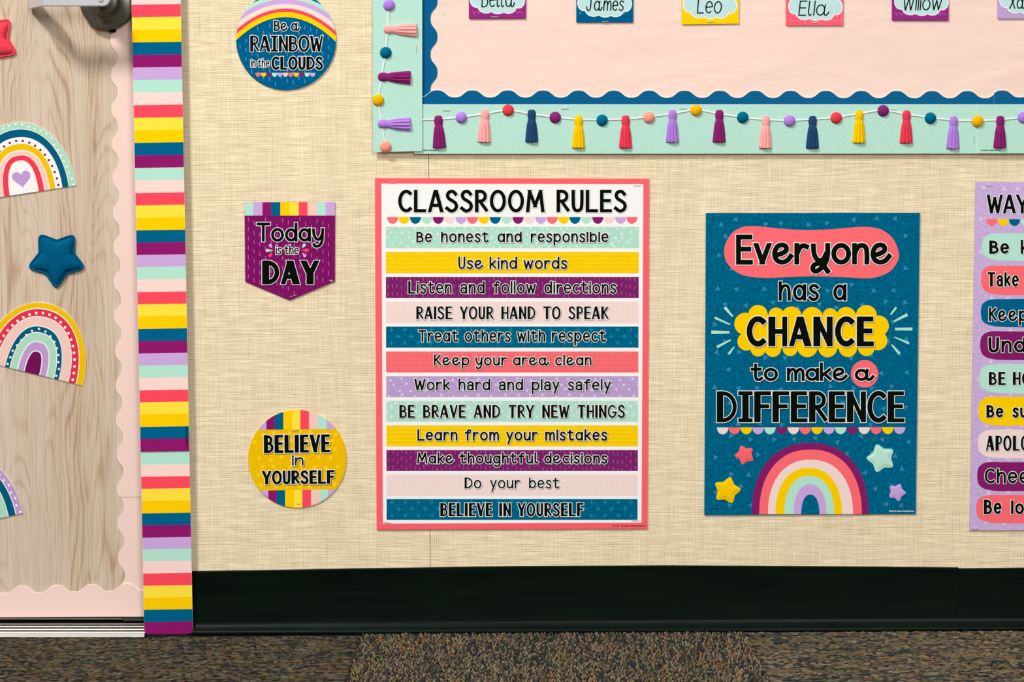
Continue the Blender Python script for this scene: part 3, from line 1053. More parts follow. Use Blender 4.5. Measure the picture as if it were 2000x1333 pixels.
def striped(ys, cols, Y, label):
    root_y = (ys[0] + ys[-1]) / 2
    A = Art(Y)
    lo, hi = ys[0], ys[-1]
    (a0, b0), (a1, b1) = strip_edges(lo), strip_edges(hi)
    A.prism([(a0, lo), (b0, lo - 1.5), (b1, hi - 1.5), (a1, hi)], glossy('core'), 0.0009)
    for i, c in enumerate(cols):
        (a0, b0), (a1, b1) = strip_edges(ys[i]), strip_edges(ys[i + 1])
        A.poly([(a0 + .15, ys[i]), (b0 - .15, ys[i] - 1.5), (b1 - .15, ys[i + 1] - 1.5), (a1 + .15, ys[i + 1])], glossy(c), 1)
    return A, label

ya = [328.5 - 24.55 * k for k in range(27)][::-1]
ca = []
for k in range(26):                                # read upwards from the purple end
    ca.append(['purple', 'blue', 'dyellow', 'lyellow', 'coral', 'pink', 'mint', 'lilac'][k % 8])
ca = ca[::-1]
A, lb = striped(ya, ca, -0.0130, 'top length of rainbow striped border on the door frame beside the door handle')
tag(A.build('striped_border'), lb, 'border', 'rainbow striped borders on the door frame')
yb = [328.5, 353, 377.5, 401.5, 425.6, 450.3, 474.5, 498.5, 522, 546.5, 571, 595, 618.5, 643, 667, 691, 714.5, 738.5, 763, 786.5, 810, 834.5, 858, 883]
cb = ['mint', 'pink', 'coral', 'lyellow', 'dyellow', 'blue', 'purple', 'lilac', 'mint', 'pink', 'coral', 'lyellow', 'dyellow', 'blue', 'purple',
      'lilac', 'mint', 'pink', 'coral', 'lyellow', 'dyellow', 'blue', 'purple']
A, lb = striped(yb, cb, -0.0134, 'middle length of rainbow striped border on the door frame beside the round rainbows')
letter(A, '© Teacher Created Resources', 345.5, 383.5, 855.5, 3.4, 0.28, halo=None, layer=1, tilt=90)
tag(A.build('striped_border'), lb, 'border', 'rainbow striped borders on the door frame')
yc = [882.5, 908, 932, 955.5, 979.5, 1003.5, 1027, 1051, 1073.5, 1097.3, 1121, 1145, 1168.5, 1192, 1216, 1240]
cc = ['mint', 'pink', 'coral', 'lyellow', 'dyellow', 'blue', 'purple', 'lilac', 'mint', 'pink', 'coral', 'lyellow', 'dyellow', 'blue', 'purple']
A, lb = striped(yc, cc, -0.0122, 'bottom length of rainbow striped border on the door frame, reaching the carpet')
tag(A.build('striped_border'), lb, 'border', 'rainbow striped borders on the door frame')

# ---------------------------------------------------------------- scalloped borders: pink on the door, blue on the board
PINKTRIM = paper('pink_trim_card', (240, 211, 201), 0.42, 0.3)
BLUETRIM = paper('blue_trim_card', (0, 92, 140), 0.4, 0.3)
RIM = paper('lit_card_edge', (252, 243, 228), 0.6, 0.2)  # pale card core; the light caught along the edge is drawn as colour

def wave(t, t0, per):
    """scallop with round crests; +1 at the crest t0."""
    c = math.cos(2 * math.pi * (t - t0) / per)
    return c * 0.92 + 0.08 * math.cos(6 * math.pi * (t - t0) / per) * -1

def scallop_v(y0, y1, xc_fn, amp, t0, per, x_far, Y, mat, sign, rim, name, label, group):
    """Vertical length; the scalloped side faces left (sign -1) or right (+1)."""
    pts = []
    nst = int((y1 - y0) / 2.5)
    for i in range(nst + 1):
        y = y0 + (y1 - y0) * i / nst
        pts.append((xc_fn(y) + sign * amp * wave(y, t0, per), y))
    A = Art(Y)
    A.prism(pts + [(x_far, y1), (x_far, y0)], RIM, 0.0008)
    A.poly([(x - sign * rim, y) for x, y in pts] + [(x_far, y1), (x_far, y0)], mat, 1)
    return tag(A.build(name), label, 'border', group)

def scallop_h(x0, x1, yc_fn, amp, t0, per, y_far_fn, Y, mat, rim, name, label, group):
    pts = []
    nst = int((x1 - x0) / 2.5)
    for i in range(nst + 1):
        x = x0 + (x1 - x0) * i / nst
        pts.append((x, yc_fn(x) - amp * wave(x, t0, per)))
    A = Art(Y)
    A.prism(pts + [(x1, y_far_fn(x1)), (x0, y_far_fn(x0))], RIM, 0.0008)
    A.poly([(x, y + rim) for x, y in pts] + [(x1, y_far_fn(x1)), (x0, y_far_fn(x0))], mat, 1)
    return tag(A.build(name), label, 'border', group)

pk = 'pale pink scalloped borders on the door'
xcf = lambda y: 222.2 + 0.0150 * (y - 79)
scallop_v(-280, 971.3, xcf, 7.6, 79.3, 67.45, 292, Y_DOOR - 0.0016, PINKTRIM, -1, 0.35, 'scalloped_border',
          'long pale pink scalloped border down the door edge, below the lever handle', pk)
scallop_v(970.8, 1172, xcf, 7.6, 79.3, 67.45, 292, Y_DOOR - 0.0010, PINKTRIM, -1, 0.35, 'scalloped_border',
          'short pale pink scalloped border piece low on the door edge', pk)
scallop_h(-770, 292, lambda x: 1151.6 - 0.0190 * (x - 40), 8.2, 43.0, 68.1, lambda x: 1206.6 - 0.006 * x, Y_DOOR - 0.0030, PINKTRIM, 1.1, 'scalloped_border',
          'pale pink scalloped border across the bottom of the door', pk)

bk = 'blue scalloped borders of the bulletin board'
# ---------------------------------------------------------------- bulletin board
m, nt, b = new_mat('pink_board_paper')
n = Nodes(nt); x, y, z = n.xyz()
b.inputs['Base Color'].default_value = lin((240, 212, 200))
b.inputs['Roughness'].default_value = 0.7; b.inputs['Specular IOR Level'].default_value = 0.15
g = n.noise(n.vec(n.math('MULTIPLY', x, 5.0), 0.0, n.math('MULTIPLY', z, 14.0)), 1.0, 3, 0.5, 0.4)
fine = n.noise(n.vec(n.math('MULTIPLY', x, 900.0), 0.0, n.math('MULTIPLY', z, 900.0)), 1.0, 1)
n.put(b.inputs['Normal'], n.bump(n.math('ADD', n.math('MULTIPLY', g, 20.0), fine), 0.35, 0.0005))
BOARD_PAPER = m
Y_B = -0.0034
A = Art(Y_B)
A.prism(rect(800, -420, 2700, 214), BOARD_PAPER, 0.0030)
tag(A.build('bulletin_board'), 'pink paper covered bulletin board with name cards along its top', 'bulletin board')

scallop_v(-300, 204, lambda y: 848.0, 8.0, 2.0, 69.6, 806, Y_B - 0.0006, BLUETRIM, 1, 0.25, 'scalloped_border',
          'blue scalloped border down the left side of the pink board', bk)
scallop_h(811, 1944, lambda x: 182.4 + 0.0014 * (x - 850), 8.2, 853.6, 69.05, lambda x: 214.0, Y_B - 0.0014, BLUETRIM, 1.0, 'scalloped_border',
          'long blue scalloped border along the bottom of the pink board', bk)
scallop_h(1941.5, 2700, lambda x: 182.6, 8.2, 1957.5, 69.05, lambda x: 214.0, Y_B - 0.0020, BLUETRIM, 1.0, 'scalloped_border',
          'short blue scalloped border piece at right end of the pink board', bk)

# ---------------------------------------------------------------- mint borders with tassels and felt balls
MINTFELT = felt_print('mint_card', (182, 226, 212), 0.10, 480.0)
STRING = paper('white_string', (240, 240, 238), 0.6, 0.2)
YARNC = dict(purple=(132, 34, 104), pink=(250, 166, 164), navy=(34, 68, 108), yellow=(246, 194, 0), coral=(226, 58, 82), lilac=(172, 124, 214),
             teal=(0, 100, 132), peach=(244, 152, 134), ballc=(224, 62, 74), plum=(128, 40, 108), gold=(236, 176, 4))
def wool(k):
    return paper('wool_' + k, YARNC[k], 0.75, 0.15, 0.16, 900.0, 0.0004, 0.6)

def pom(parent, px, py, col, Y, r=11.2):
    A = Art(Y)
    rings = []
    n = 28
    c = at(px, py, Y)
    R = r * PX
    for k in range(7):
        a = math.radians(k * 13.6)
        rings.append([Vector((c.x + R * math.cos(a) * math.cos(2 * math.pi * i / n), Y - 0.0052 * math.sin(a), c.z + R * math.cos(a) * math.sin(2 * math.pi * i / n))) for i in range(n)])
    A.grid(rings, wool(col), Vector((c.x, Y - 0.0052, c.z)))
    return A.build('pom_pom', parent)

TAS = [(0.0, .30), (.03, .50), (.07, .60), (.14, .66), (.22, .62), (.285, .56), (.31, .53), (.34, .60), (.40, .68), (.52, .78), (.66, .86), (.80, .93), (.92, .98), (.985, 1.0), (1.0, .95)]
def tassel(parent, px, py, ln, wd, col, Y, ang=0.0):
    """Head at (px, py); hangs down for LN photo pixels, turned by ANG degrees (90 = to the right)."""
    A = Art(Y)
    c = at(px, py, Y)
    a = math.radians(ang)
    dn = Vector((math.sin(a), 0, -math.cos(a)))
    sd = Vector((math.cos(a), 0, math.sin(a)))
    n = 36
    rings = []
    ph = random.random() * 6
    for t, w in TAS:
        hw = w * wd * PX / 2
        dp = min(0.0046, hw * 0.62)
        ring = []
        for i in range(n):
            q = math.pi * i / (n - 1)
            g = 0.0
            if t > .33:
                g = 0.19 * math.sin(11 * q + ph + 1.2 * math.sin(3 * t)) * min(1, (t - .33) * 6)
            elif t > .20:
                g = 0.03 * math.sin(60 * t)
            end = 0.012 * math.sin(9 * q + ph) * (t > .97)
            ring.append(c + dn * (t + end) * ln * PX + sd * (-math.cos(q) * hw) + Vector((0, -(math.sin(q) * dp * (1 + g)) , 0)))
        rings.append(ring)
    s = 0
    k = A.mi(wool(col))
    for r in rings: A.v.extend(r)
    for b_ in range(len(rings) - 1):
        for i in range(n - 1):
            A.f.append([b_ * n + i, b_ * n + i + 1, (b_ + 1) * n + i + 1, (b_ + 1) * n + i]); A.m.append(k); A.smooth.append(True)
    A.f.append(list(range(n))); A.m.append(k); A.smooth.append(False)
    A.f.append(list(range((len(rings) - 1) * n, len(rings) * n))); A.m.append(k); A.smooth.append(False)
    return A.build('tassel', parent)

def cord(parent, pts, Y):
    A = Art(Y)
    for (x0, y0), (x1, y1) in zip(pts, pts[1:]):
        a, b_ = at(x0, y0, Y), at(x1, y1, Y)
        u = (b_ - a).normalized(); w = Vector((-u.z, 0, u.x)) * 0.0011
        n = 7; r0, r1 = [], []
        for i in range(n):
            q = math.pi * i / (n - 1)
            o_ = w * math.cos(q) + Vector((0, -0.0011 * math.sin(q), 0))
            r0.append(a + o_); r1.append(b_ + o_)
        s = len(A.v); A.v.extend(r0 + r1); k = A.mi(STRING)
        for i in range(n - 1):
            A.f.append([s + i, s + i + 1, s + n + i + 1, s + n + i]); A.m.append(k); A.smooth.append(True)
    return A.build('string', parent)

tb_group = 'mint tassel borders round the bulletin board'
def tassel_border(poly, Y, label, string, toms, fine=None):
    c = at(sum(p[0] for p in poly) / len(poly), sum(p[1] for p in poly) / len(poly), Y)
    root = empty('tassel_border', c)
    tag(root, label, 'border', tb_group)
    A = Art(Y)
    A.prism(poly, flat('white'), 0.0010)
    A.poly([(x, y + (0.9 if y < 210 and poly[0][1] > 190 else 0.0)) for x, y in poly], MINTFELT, 1)
    if fine: letter(A, '© Teacher Created Resources', fine[0], fine[1], fine[2], 3.0, 0.25, halo=None, layer=1)
    A.build('border_card', root)
    cord(root, string, Y - 0.0003)
    for t in toms:
        if t[0] == 'b': pom(root, t[1], t[2], t[3], Y - 0.0002)
        else: tassel(root, t[1], t[2], t[3], t[4], t[5], Y - 0.0002, t[6] if len(t) > 6 else 0.0)
    return root

Y_T = Y_B - 0.0026
bt = [('t', 856, 226, 61.5, 26, 'purple', 2), ('b', 901, 229.7, 'lilac'), ('t', 947.5, 214.3, 62, 26, 'pink', -2), ('b', 992.6, 215.6, 'ballc'), ('t', 1038.5, 214.2, 62, 25, 'navy'),
      ('b', 1084.4, 229.6, 'plum'), ('t', 1130, 225.7, 62, 25, 'yellow'), ('b', 1176, 235.2, 'teal'), ('t', 1222, 225.7, 62, 25, 'coral'), ('b', 1267.3, 229.6, 'peach'),
      ('t', 1313.5, 215, 61.5, 25, 'lilac'), ('b', 1359.4, 215.6, 'gold'), ('t', 1405, 215, 61.5, 25, 'purple'), ('b', 1450.6, 229.6, 'teal'), ('t', 1496, 226.8, 61.5, 25, 'pink', -1),
      ('b', 1542, 236.3, 'lilac'), ('t', 1587.3, 226.8, 61.5, 25, 'navy'), ('b', 1633.2, 230.5, 'ballc'), ('t', 1678.3, 215.6, 62, 25, 'yellow'), ('b', 1724.8, 216.5, 'plum'),
      ('t', 1770.7, 216, 62, 25, 'coral'), ('b', 1817.2, 231, 'teal'), ('t', 1862.8, 227.7, 61.5, 25, 'lilac', -1)]
st = [(824.5, 234.2), (856, 233.4), (901, 229.7), (947.5, 222.5), (992.6, 214.5), (1038.5, 223.5), (1084.4, 229.6), (1130, 233.8), (1176, 234.8), (1222, 233.2), (1267.3, 229),
      (1313.5, 222.5), (1359.4, 213.6), (1405, 223), (1450.6, 229.6), (1496, 234.5), (1542, 236), (1587.3, 233.5), (1633.2, 230), (1678.3, 222.5), (1724.8, 214.5), (1770.7, 223.5),
      (1817.2, 230.5), (1862.8, 235.3), (1909.6, 236)]
tassel_border([(809, 204), (1911, 204), (1911, 300.2), (809, 300.6)], Y_T, 'long mint tassel border running under the pink board', st, bt, (823, 857, 295.2))
tassel_border([(1910.4, 204), (2700, 204), (2700, 299.6), (1910.4, 299.9)], Y_T - 0.0014, 'short mint tassel border piece under the right end of the pink board',
              [(1910.6, 236), (1953.8, 234.5), (1998.6, 229.6), (2044, 222), (2090, 214), (2250, 238), (2700, 215)],
              [('b', 1922.4, 237, 'gold') if False else ('t', 1953.8, 226.8, 61, 25, 'purple'), ('b', 1998.6, 229.6, 'lilac'), ('t', 2044, 214, 62, 25, 'pink')], (1916, 1955, 295))
# the ball that spans the joint belongs to the long border
pom([o for o in bpy.data.objects if o.name == 'tassel_border'][0], 1909.6, 237, 'gold', Y_T - 0.0016)
lt = [('b', 759.8, 10, 'lilac'), ('t', 750, 57, 62, 26, 'pink', 88), ('b', 753.5, 103, 'teal'), ('t', 738.6, 150, 61.5, 26, 'purple', 88), ('b', 738.8, 196, 'gold'),
      ('t', 738.6, 242, 61.5, 26, 'lilac', 89), ('b', 753.3, 287, 'peach'), ('t', 755, -36, 62, 26, 'navy', 90), ('b', 752, -82, 'ballc')]
tassel_border([(728, -300), (824.6, -300), (824.6, 295.3), (728, 297.6)], Y_T - 0.0022, 'mint tassel border down the left side of the pink board',
              [(750, -300), (752, -82), (759, -36), (759.8, 10), (757.6, 56), (753.5, 103), (745.6, 149.5), (738.6, 196), (745.6, 241), (753.3, 288)], lt)

# ---------------------------------------------------------------- name cards
CLOUD = paper('print_pale_blue_cloud', (186, 220, 222), 0.5, 0.25)
def tri(cx, cy, s, deg):
    return [(cx + s * math.cos(math.radians(deg + 120 * k)), cy + s * math.sin(math.radians(deg + 120 * k))) for k in range(3)]
def squiggle(art, x0, x1, y, mat, layer, amp=4.5, per=10.0):
    n = max(6, int((x1 - x0) / 1.1)); pts = []
    for i in range(n + 1):
        t = i / n * (x1 - x0) / per * 2 * math.pi
        pts.append((x0 + 2 + (x1 - x0 - 6) * i / n + per * 0.32 * math.sin(t), y - amp * 0.5 * math.cos(t)))
    for i in range(n):
        a, b_ = Vector(pts[i]), Vector(pts[i + 1])
        if (b_ - a).length < 1e-5: continue
        w = (b_ - a).normalized(); w = Vector((-w.y, w.x)) * 0.4
        art.poly([tuple(a + w), tuple(b_ + w), tuple(b_ - w), tuple(a - w)], mat, layer + i % 2 * 0.12)

def name_card(x0, x1, yb, cloud, cyb, word, wx0, wx1, wb, cap, col, pat, label, tilt=0.0, hw=1.15):
    Y = Y_B - 0.0022
    yt = yb - 116
    c = at((x0 + x1) / 2, (yb + yt) / 2, Y)
    root = empty('name_card', c)
    tag(root, label, 'name card', 'name cards on the bulletin board')
    A = Art(Y)
    base = RGB[col] if col in RGB else col
    A.prism([(x0 + .6, yt), (x1 + .4, yt), (x1 - .3, yb - tilt), (x0, yb)], felt_print('card_' + str(pat), base, 0.10), 0.0007)
    lt_ = paper('card_pattern_' + str(pat), light_of(base, 0.34))
    if pat == 'loop':
        for y in np.arange(yt + 8, yb - 3, 12): squiggle(A, x0 + 3, x1 - 3, y, lt_, 1)
    elif pat == 'grid':
        for y in np.arange(yt + 6, yb - 2, 10): A.poly(rect(x0 + 1, y, x1 - 1, y + .6), lt_, 1)
        for x in np.arange(x0 + 8, x1 - 2, 10): A.poly(rect(x, yt + 1, x + .6, yb - 1), lt_, 1.2)
    elif pat == 'tri':
        for j, y in enumerate(np.arange(yt + 8, yb - 5, 15)):
            for x in np.arange(x0 + 8 + (j % 2) * 8, x1 - 5, 17): A.poly(tri(x, y, 3.2, 37 * j + x), lt_, 1)
    elif pat == 'dash':
        for j, y in enumerate(np.arange(yt + 5, yb - 7, 9)):
            for x in np.arange(x0 + 5 + (j % 2) * 5, x1 - 3, 11): A.poly(rect(x, y, x + 1.0, y + 5), lt_, 1)
    A.build('card', root)
    # cloud: white rim and pale blue middle
    a, b_ = cloud
    w = b_ - a
    blobs = [(.09, .62, .125, .22), (.28, .80, .17, .19), (.50, .84, .16, .17), (.70, .82, .16, .18), (.90, .64, .12, .22), (.16, .30, .16, .24), (.36, .20, .17, .20), (.60, .17, .18, .18), (.82, .30, .16, .22)]
    hgt = w * 0.72
    for g, mt, ly in ((0.0, flat('white'), 2), (1.7, CLOUD, 3)):
        if g == 0.0: B = Art(Y)
        ps = [circle(a + u * w, cyb - hgt + v * hgt, rx * w - g, 18, ry * hgt - g) for u, v, rx, ry in blobs]
        ps.append(circle((a + b_) / 2, cyb - hgt * 0.5, w * 0.40, 18, hgt * 0.36))
        B.uni(ps, mt, ly)
    B.build('cloud', root)
    D_ = Art(Y)
    letter(D_, word, wx0, wx1, wb, cap, hw, layer=3, halo=None, rnd=True, lean=0.10, gap=.08)
    D_.build('handwriting', root)
    return root

name_card(915.8, 1027.3, 36.7, (921, 1023.5), 27.0, 'Beĺĺá', 940, 1006, 14.5, 36, (150, 44, 130), 'loop', 'first name card from the left, purple with loop print', 0.6)
name_card(1125.6, 1236.8, 43.7, (1131, 1232.5), 33.6, 'Jámes', 1144.6, 1219, 21.5, 27, (0, 92, 140), 'tri', 'blue name card with triangle print on the pink board', 0.2)
name_card(1331.4, 1443, 47.8, (1337, 1438), 36.5, 'Leo', 1361, 1410, 26.5, 32, (250, 208, 6), 'dash', 'yellow name card with dash print on the pink board', 1.6)
name_card(1535, 1647, 50, (1542.8, 1644), 40, 'Eĺlá', 1559, 1620, 31.0, 30, (250, 92, 116), 'grid', 'coral pink name card with grid print on the pink board', 0.0)
name_card(1742, 1853, 40, (1750, 1851), 30.5, 'Willow', 1764.8, 1840.5, 20.5, 30, (132, 40, 116), 'loop', 'purple name card near the board\'s right end, after the coral one', -0.2)
name_card(1948.3, 2059, 36.6, (1955, 2054), 27, 'Xáv', 1971, 2018, 17.5, 26, (190, 160, 216), 'plain', 'lilac name card cut by the right edge of the photo', 0.2)

# ---------------------------------------------------------------- patterns printed on bands and posters
def inside(p, box):
    return all(box[0] <= x <= box[2] and box[1] <= y <= box[3] for x, y in p)

def clip_poly(p, box):
    """Sutherland-Hodgman against a photo-pixel box."""
    for axis, val, keep_gt in ((0, box[0], True), (0, box[2], False), (1, box[1], True), (1, box[3], False)):
        out = []
        for i in range(len(p)):
            a, b = p[i - 1], p[i]
            ia = (a[axis] >= val) == keep_gt or a[axis] == val
            ib = (b[axis] >= val) == keep_gt or b[axis] == val
            if ia != ib:
                t = (val - a[axis]) / (b[axis] - a[axis])
                out.append((a[0] + (b[0] - a[0]) * t, a[1] + (b[1] - a[1]) * t))
            if ib: out.append(b)
        p = out
        if len(p) < 3: return None
    return p

def pattern(art, kind, box, mat, layer, mat2=None):
    x0, y0, x1, y1 = box
    def put(p, m=mat):
        q = clip_poly(p, box)
        if q and abs(ccw(q)) > 0.05: art.poly(q, m, layer)
    if kind == 'dots':
        for j, y in enumerate(np.arange(y0 + 2, y1, 9.5)):
            for x in np.arange(x0 + 4 + (j % 2) * 9, x1, 18.5):
                r = 2.3 + random.random() * 0.8
                put(circle(x + random.uniform(-5, 5), y + random.uniform(-2.5, 2.5), r, 10))
    elif kind == 'lines':
        for y in np.arange(y0 + 4, y1, 8.3):
            put(rect(x0, y, x1, y + 0.8))
    elif kind == 'dash':
        for j, x in enumerate(np.arange(x0 + 3, x1, 8.6)):
            for y in np.arange(y0 - 6 + random.uniform(0, 10), y1, 15.5):
                d = random.uniform(-.3, .6)
                put([(x + random.uniform(-1, 1), y), (x + 1.6, y), (x + 1.6 + d, y + 7), (x + .3 + d, y + 7)])
    elif kind == 'plus':
        for j, y in enumerate(np.arange(y0 + 5.5, y1 + 3, 13.0)):
            for x in np.arange(x0 + 10 + (j % 2) * 13, x1, 26):
                put(rect(x - 4.4, y - .6, x + 4.4, y + .6)); put(rect(x - .6, y - 4.4, x + .6, y - .6)); put(rect(x - .6, y + .6, x + .6, y + 4.4))
    elif kind == 'loops':
        for y in np.arange(y0 + 5, y1 - 2, 9):
            squiggle(art, x0 + 2, x1 - 2, y, mat, layer, 5.0, 9.5)
    elif kind == 'tri':
        for j, y in enumerate(np.arange(y0 + 6, y1, 10.5)):
            for x in np.arange(x0 + 6 + (j % 3) * 9, x1, 25):
                put(tri(x + random.uniform(-2, 2), y + random.uniform(-2, 2), 4.2, random.uniform(0, 120)))
    elif kind == 'plaid':
        for x in np.arange(x0 + 5, x1, 11): put(rect(x, y0, x + 1.2, y1))
        for y in np.arange(y0 + 4, y1, 9): art.poly(rect(x0, y, x1, y + 1.0), mat, layer + 0.3)

def shade_of(rgb, k=0.45):
    return paper('print_shade_%d_%d_%d' % rgb, tuple(v * k for v in rgb))

# ---------------------------------------------------------------- the big rules poster
Y_P = -0.0022
def quad_map(q, u, v):
    """(u, v) in the unit square to photo pixels inside the quad TL, TR, BR, BL."""
    a = Vector(q[0]).lerp(Vector(q[1]), u); b_ = Vector(q[3]).lerp(Vector(q[2]), u)
    p = a.lerp(b_, v)
    return (p.x, p.y)

root = empty('classroom_poster', at(1001, 692, Y_P))
tag(root, 'tall coral framed rules poster with twelve coloured bands', 'poster')
A = Art(Y_P)
A.prism([(732.6, 348.3), (1267.6, 349.2), (1264.2, 1033.6), (735.8, 1035.3)], paper('poster_coral_frame', (247, 98, 108), 0.5, 0.25), 0.0016)
A.poly([(744.8, 359), (1256.6, 360), (1252.9, 1021.4), (748, 1023.5)], flat('white'), 1)
letter(A, '© Teacher Created Resources', 1213, 1260, 1029.3, 3.2, 0.25, halo=None, layer=1)
letter(A, 'TCR 7453', 1195, 1209.5, 1029.3, 3.2, 0.25, halo=None, layer=1)
A.build('sheet', root)
A = Art(Y_P)
letter(A, 'CLASSROOM RULES', 777.8, 1224.2, 415.2, 44.4, 3.3, layer=2, heavy=1.1, o=1.4, shade=paper('print_grey_rim', (150, 140, 138)), sh=(.5, .6), gap=.10, space=.52)
A.build('title_lettering', root)
A = Art(Y_P)
bunting(A, 755.8, 1245.4, 424.2, 437.6, ['pcoral', 'yellow', 'blue', 'mint', 'pplum', 'ppink', 'lilac'], 22, 2)
A.build('scallop_bunting', root)

RULES = [
 (443.4, 484.9, 'mint', 'dots', 'Be honest and responsible', 813.2, 1188.5, 473.9, 21.2, 1.9, 1.0),
 (492.4, 534.1, 'yellow', 'lines', 'Usé kind words', 895, 1107.8, 525.9, 24.6, 1.9, 1.0),
 (541.2, 582.6, 'pplum', 'dash', 'Listen änd follow directions', 797.8, 1203.6, 574, 24.6, 1.9, 1.35),
 (589.6, 631.6, 'ppink', 'plaid', 'RAISE YOUR HAND TO SPEAK', 813.8, 1188.2, 624.2, 25.4, 1.75, 1.45),
 (638.3, 679.5, 'blue', 'plus', 'Treat others with respect', 817.2, 1183.4, 668.4, 23.2, 1.95, 1.0),
 (687.0, 728.0, 'pcoral', 'loops', 'Kéép ýour aréá cléan', 847.4, 1155.4, 714.6, 22.0, 1.85, 1.0),
 (735.2, 776.0, 'lilac', 'tri', 'Work härd änd pläy säfely', 809.6, 1193, 763.4, 23.0, 1.9, 1.3),
 (783.4, 824.2, 'mint', 'dots', 'BE BRAVE AND TRY NEW THINGS', 780.8, 1220.4, 816.8, 25.4, 1.8, 1.45),
 (831.5, 872.4, 'yellow', 'lines', 'Learn from your mistakes', 815.2, 1186.2, 861.4, 22.6, 2.0, 1.0),
 (879.7, 920.6, 'pplum', 'dash', 'Maké thoughtfuĺ décisions', 814.6, 1186.2, 906.4, 22.4, 1.9, 1.0),
 (927.3, 969.0, 'ppink', 'plaid', 'Do your best', 908, 1092.4, 954.8, 21.8, 1.6, 1.5),
 (975.5, 1016.3, 'blue', 'plus', 'BELIEVE IN YOURSELF', 860.9, 1140, 1009.2, 26.2, 1.9, 1.6),
]
SPC = {'Be ': .70, 'Usé': .42, 'Lis': .62, 'RAI': .66, 'Tre': .48, 'Kéé': .42, 'Wor': .62, 'BE ': .68, 'Lea': .52, 'Mak': .40, 'Do ': .68, 'BEL': .56}
XHS = {'Be ': .82, 'Tre': .80, 'Usé': .68, 'Mak': .70, 'Kéé': .72}
for (y0, y1, col, pat, words_, x0, x1, base, cap, hw, heavy) in RULES:
    t = (y0 - 443) / 573.0
    xa, xb = 753.4 + 1.8 * t, 1248.0 - 3.0 * t
    A = Art(Y_P)
    fl = {'mint': .12, 'yellow': .10, 'pplum': .26, 'ppink': .04, 'blue': .40, 'pcoral': .14, 'lilac': .2}[col]
    rgb = {'pplum': (126, 36, 108), 'lilac': (190, 162, 216), 'blue': (0, 106, 144)}.get(col, RGB[col])
    A.poly(rect(xa, y0, xb, y1), felt_print('band_' + col, rgb, fl, 620.0), 2)
    k = {'mint': .42, 'yellow': .5, 'pplum': .28, 'ppink': .30, 'blue': .30, 'pcoral': .22, 'lilac': .42}[col]
    to = {'yellow': (255, 240, 140), 'pplum': (226, 140, 214), 'blue': (90, 190, 220), 'pcoral': (255, 190, 180), 'ppink': (252, 238, 232)}.get(col, (240, 240, 240))
    pattern(A, pat, (xa + .5, y0 + .5, xb - .5, y1 - .5), paper('band_pattern_' + col, light_of(rgb, k * (1.6 if col in ('pplum', 'blue') else 1.2), to)), 3)
    band = A.build('rule_band', root)
    A = Art(Y_P)
    letter(A, words_, x0, x1, base, cap, hw * (.96 if words_.isupper() else .90), layer=4.4, heavy=heavy, o=1.15, shade=shade_of(tuple(int(v) for v in rgb), .5), sh=(.7, .9),
           gap=.11 if words_.isupper() else .12, space=SPC[words_[:3]], xh=XHS.get(words_[:3], .74))
    A.build('lettering', band)
for i, (px, py, d, nm) in enumerate([(766, 357.6, -3, 'upper left'), (1244, 362.6, -2, 'upper right'), (756, 1021, -3, 'lower left'), (1240.5, 1017.3, 0, 'lower right')]):
    staple(px, py, Y_P - 0.0003, d, 'staple in the %s corner of the coral framed rules poster' % nm)

# ---------------------------------------------------------------- soft star shapes
def soft_star(name, parent, px, py, r, ri, deg, mat, Y, h, tip=.40, notch=.10, groove=None, origin=None):
    ol = star_outline(px, py, r, ri, deg, tip, notch)
    if ccw(ol) > 0: ol = ol[::-1]
    A = Art(Y)
    rings = []
    c = Vector((px, py))
    prof = [(1.0, 0.0), (1.0, .34), (.975, .42), (.93, .40), (.895, .22), (.86, .42), (.78, .66), (.62, .86), (.40, .97), (.18, 1.0)]
    for s, t in prof:
        y = Y - t * h
        ring = []
        for i, p in enumerate(ol):
            v_ = Vector(p) - c
            # the flange keeps one width all round
            k = 1 - (1 - s) * (r * 0.82 / max(v_.length, 1e-6)) if s > .80 else s * (1 - .02)
            k = max(0.02, k)
            if s <= .80: k = s
            q = c + v_ * k
            ring.append(at(q.x, q.y, y))
        rings.append(ring)
    A.grid(rings, mat, at(px, py, Y - h))
    return A.build(name, parent, origin)

# ---------------------------------------------------------------- the blue poster
root = empty('inspirational_poster', at(1586, 711, Y_P))
tag(root, 'blue felt pattern poster with yellow cloud and rainbow at its foot', 'poster')
A = Art(Y_P)
PQ = [(1378.8, 416.3), (1796.6, 415.8), (1788.5, 1004.4), (1376.0, 1006.8)]
BL2 = (0, 108, 148)
A.prism(PQ, felt_print('poster_blue', BL2, 0.52, 430.0), 0.0013)
tm = felt_print('poster_triangle', light_of(BL2, .36, (150, 190, 235)), 0.22, 800.0)
for j in range(18):
    for i in range(9):
        u = (i + .5 + (j % 2) * .5) / 9.5 + random.uniform(-.02, .02); v_ = (j + .5) / 18 + random.uniform(-.012, .012)
        if u > .98: continue
        x_, y_ = quad_map(PQ, u, v_)
        q = clip_poly(tri(x_, y_, 6.2, random.uniform(0, 120)), (1380, 417, 1788 + (1004 - y_) * .013, 1003.8))
        if q: A.poly(q, tm, 1)
letter(A, '© Teacher Created Resources', 1748, 1785, 1000.3, 2.6, 0.24, halo=None, ink='white', layer=1)
letter(A, 'TCR 7887', 1736, 1746.5, 1000.3, 2.6, 0.24, halo=None, ink='white', layer=1)
A.build('sheet', root)
Z1 = lambda p: (1370 + p[0] / 4.3, 400 + p[1] / 4.3)
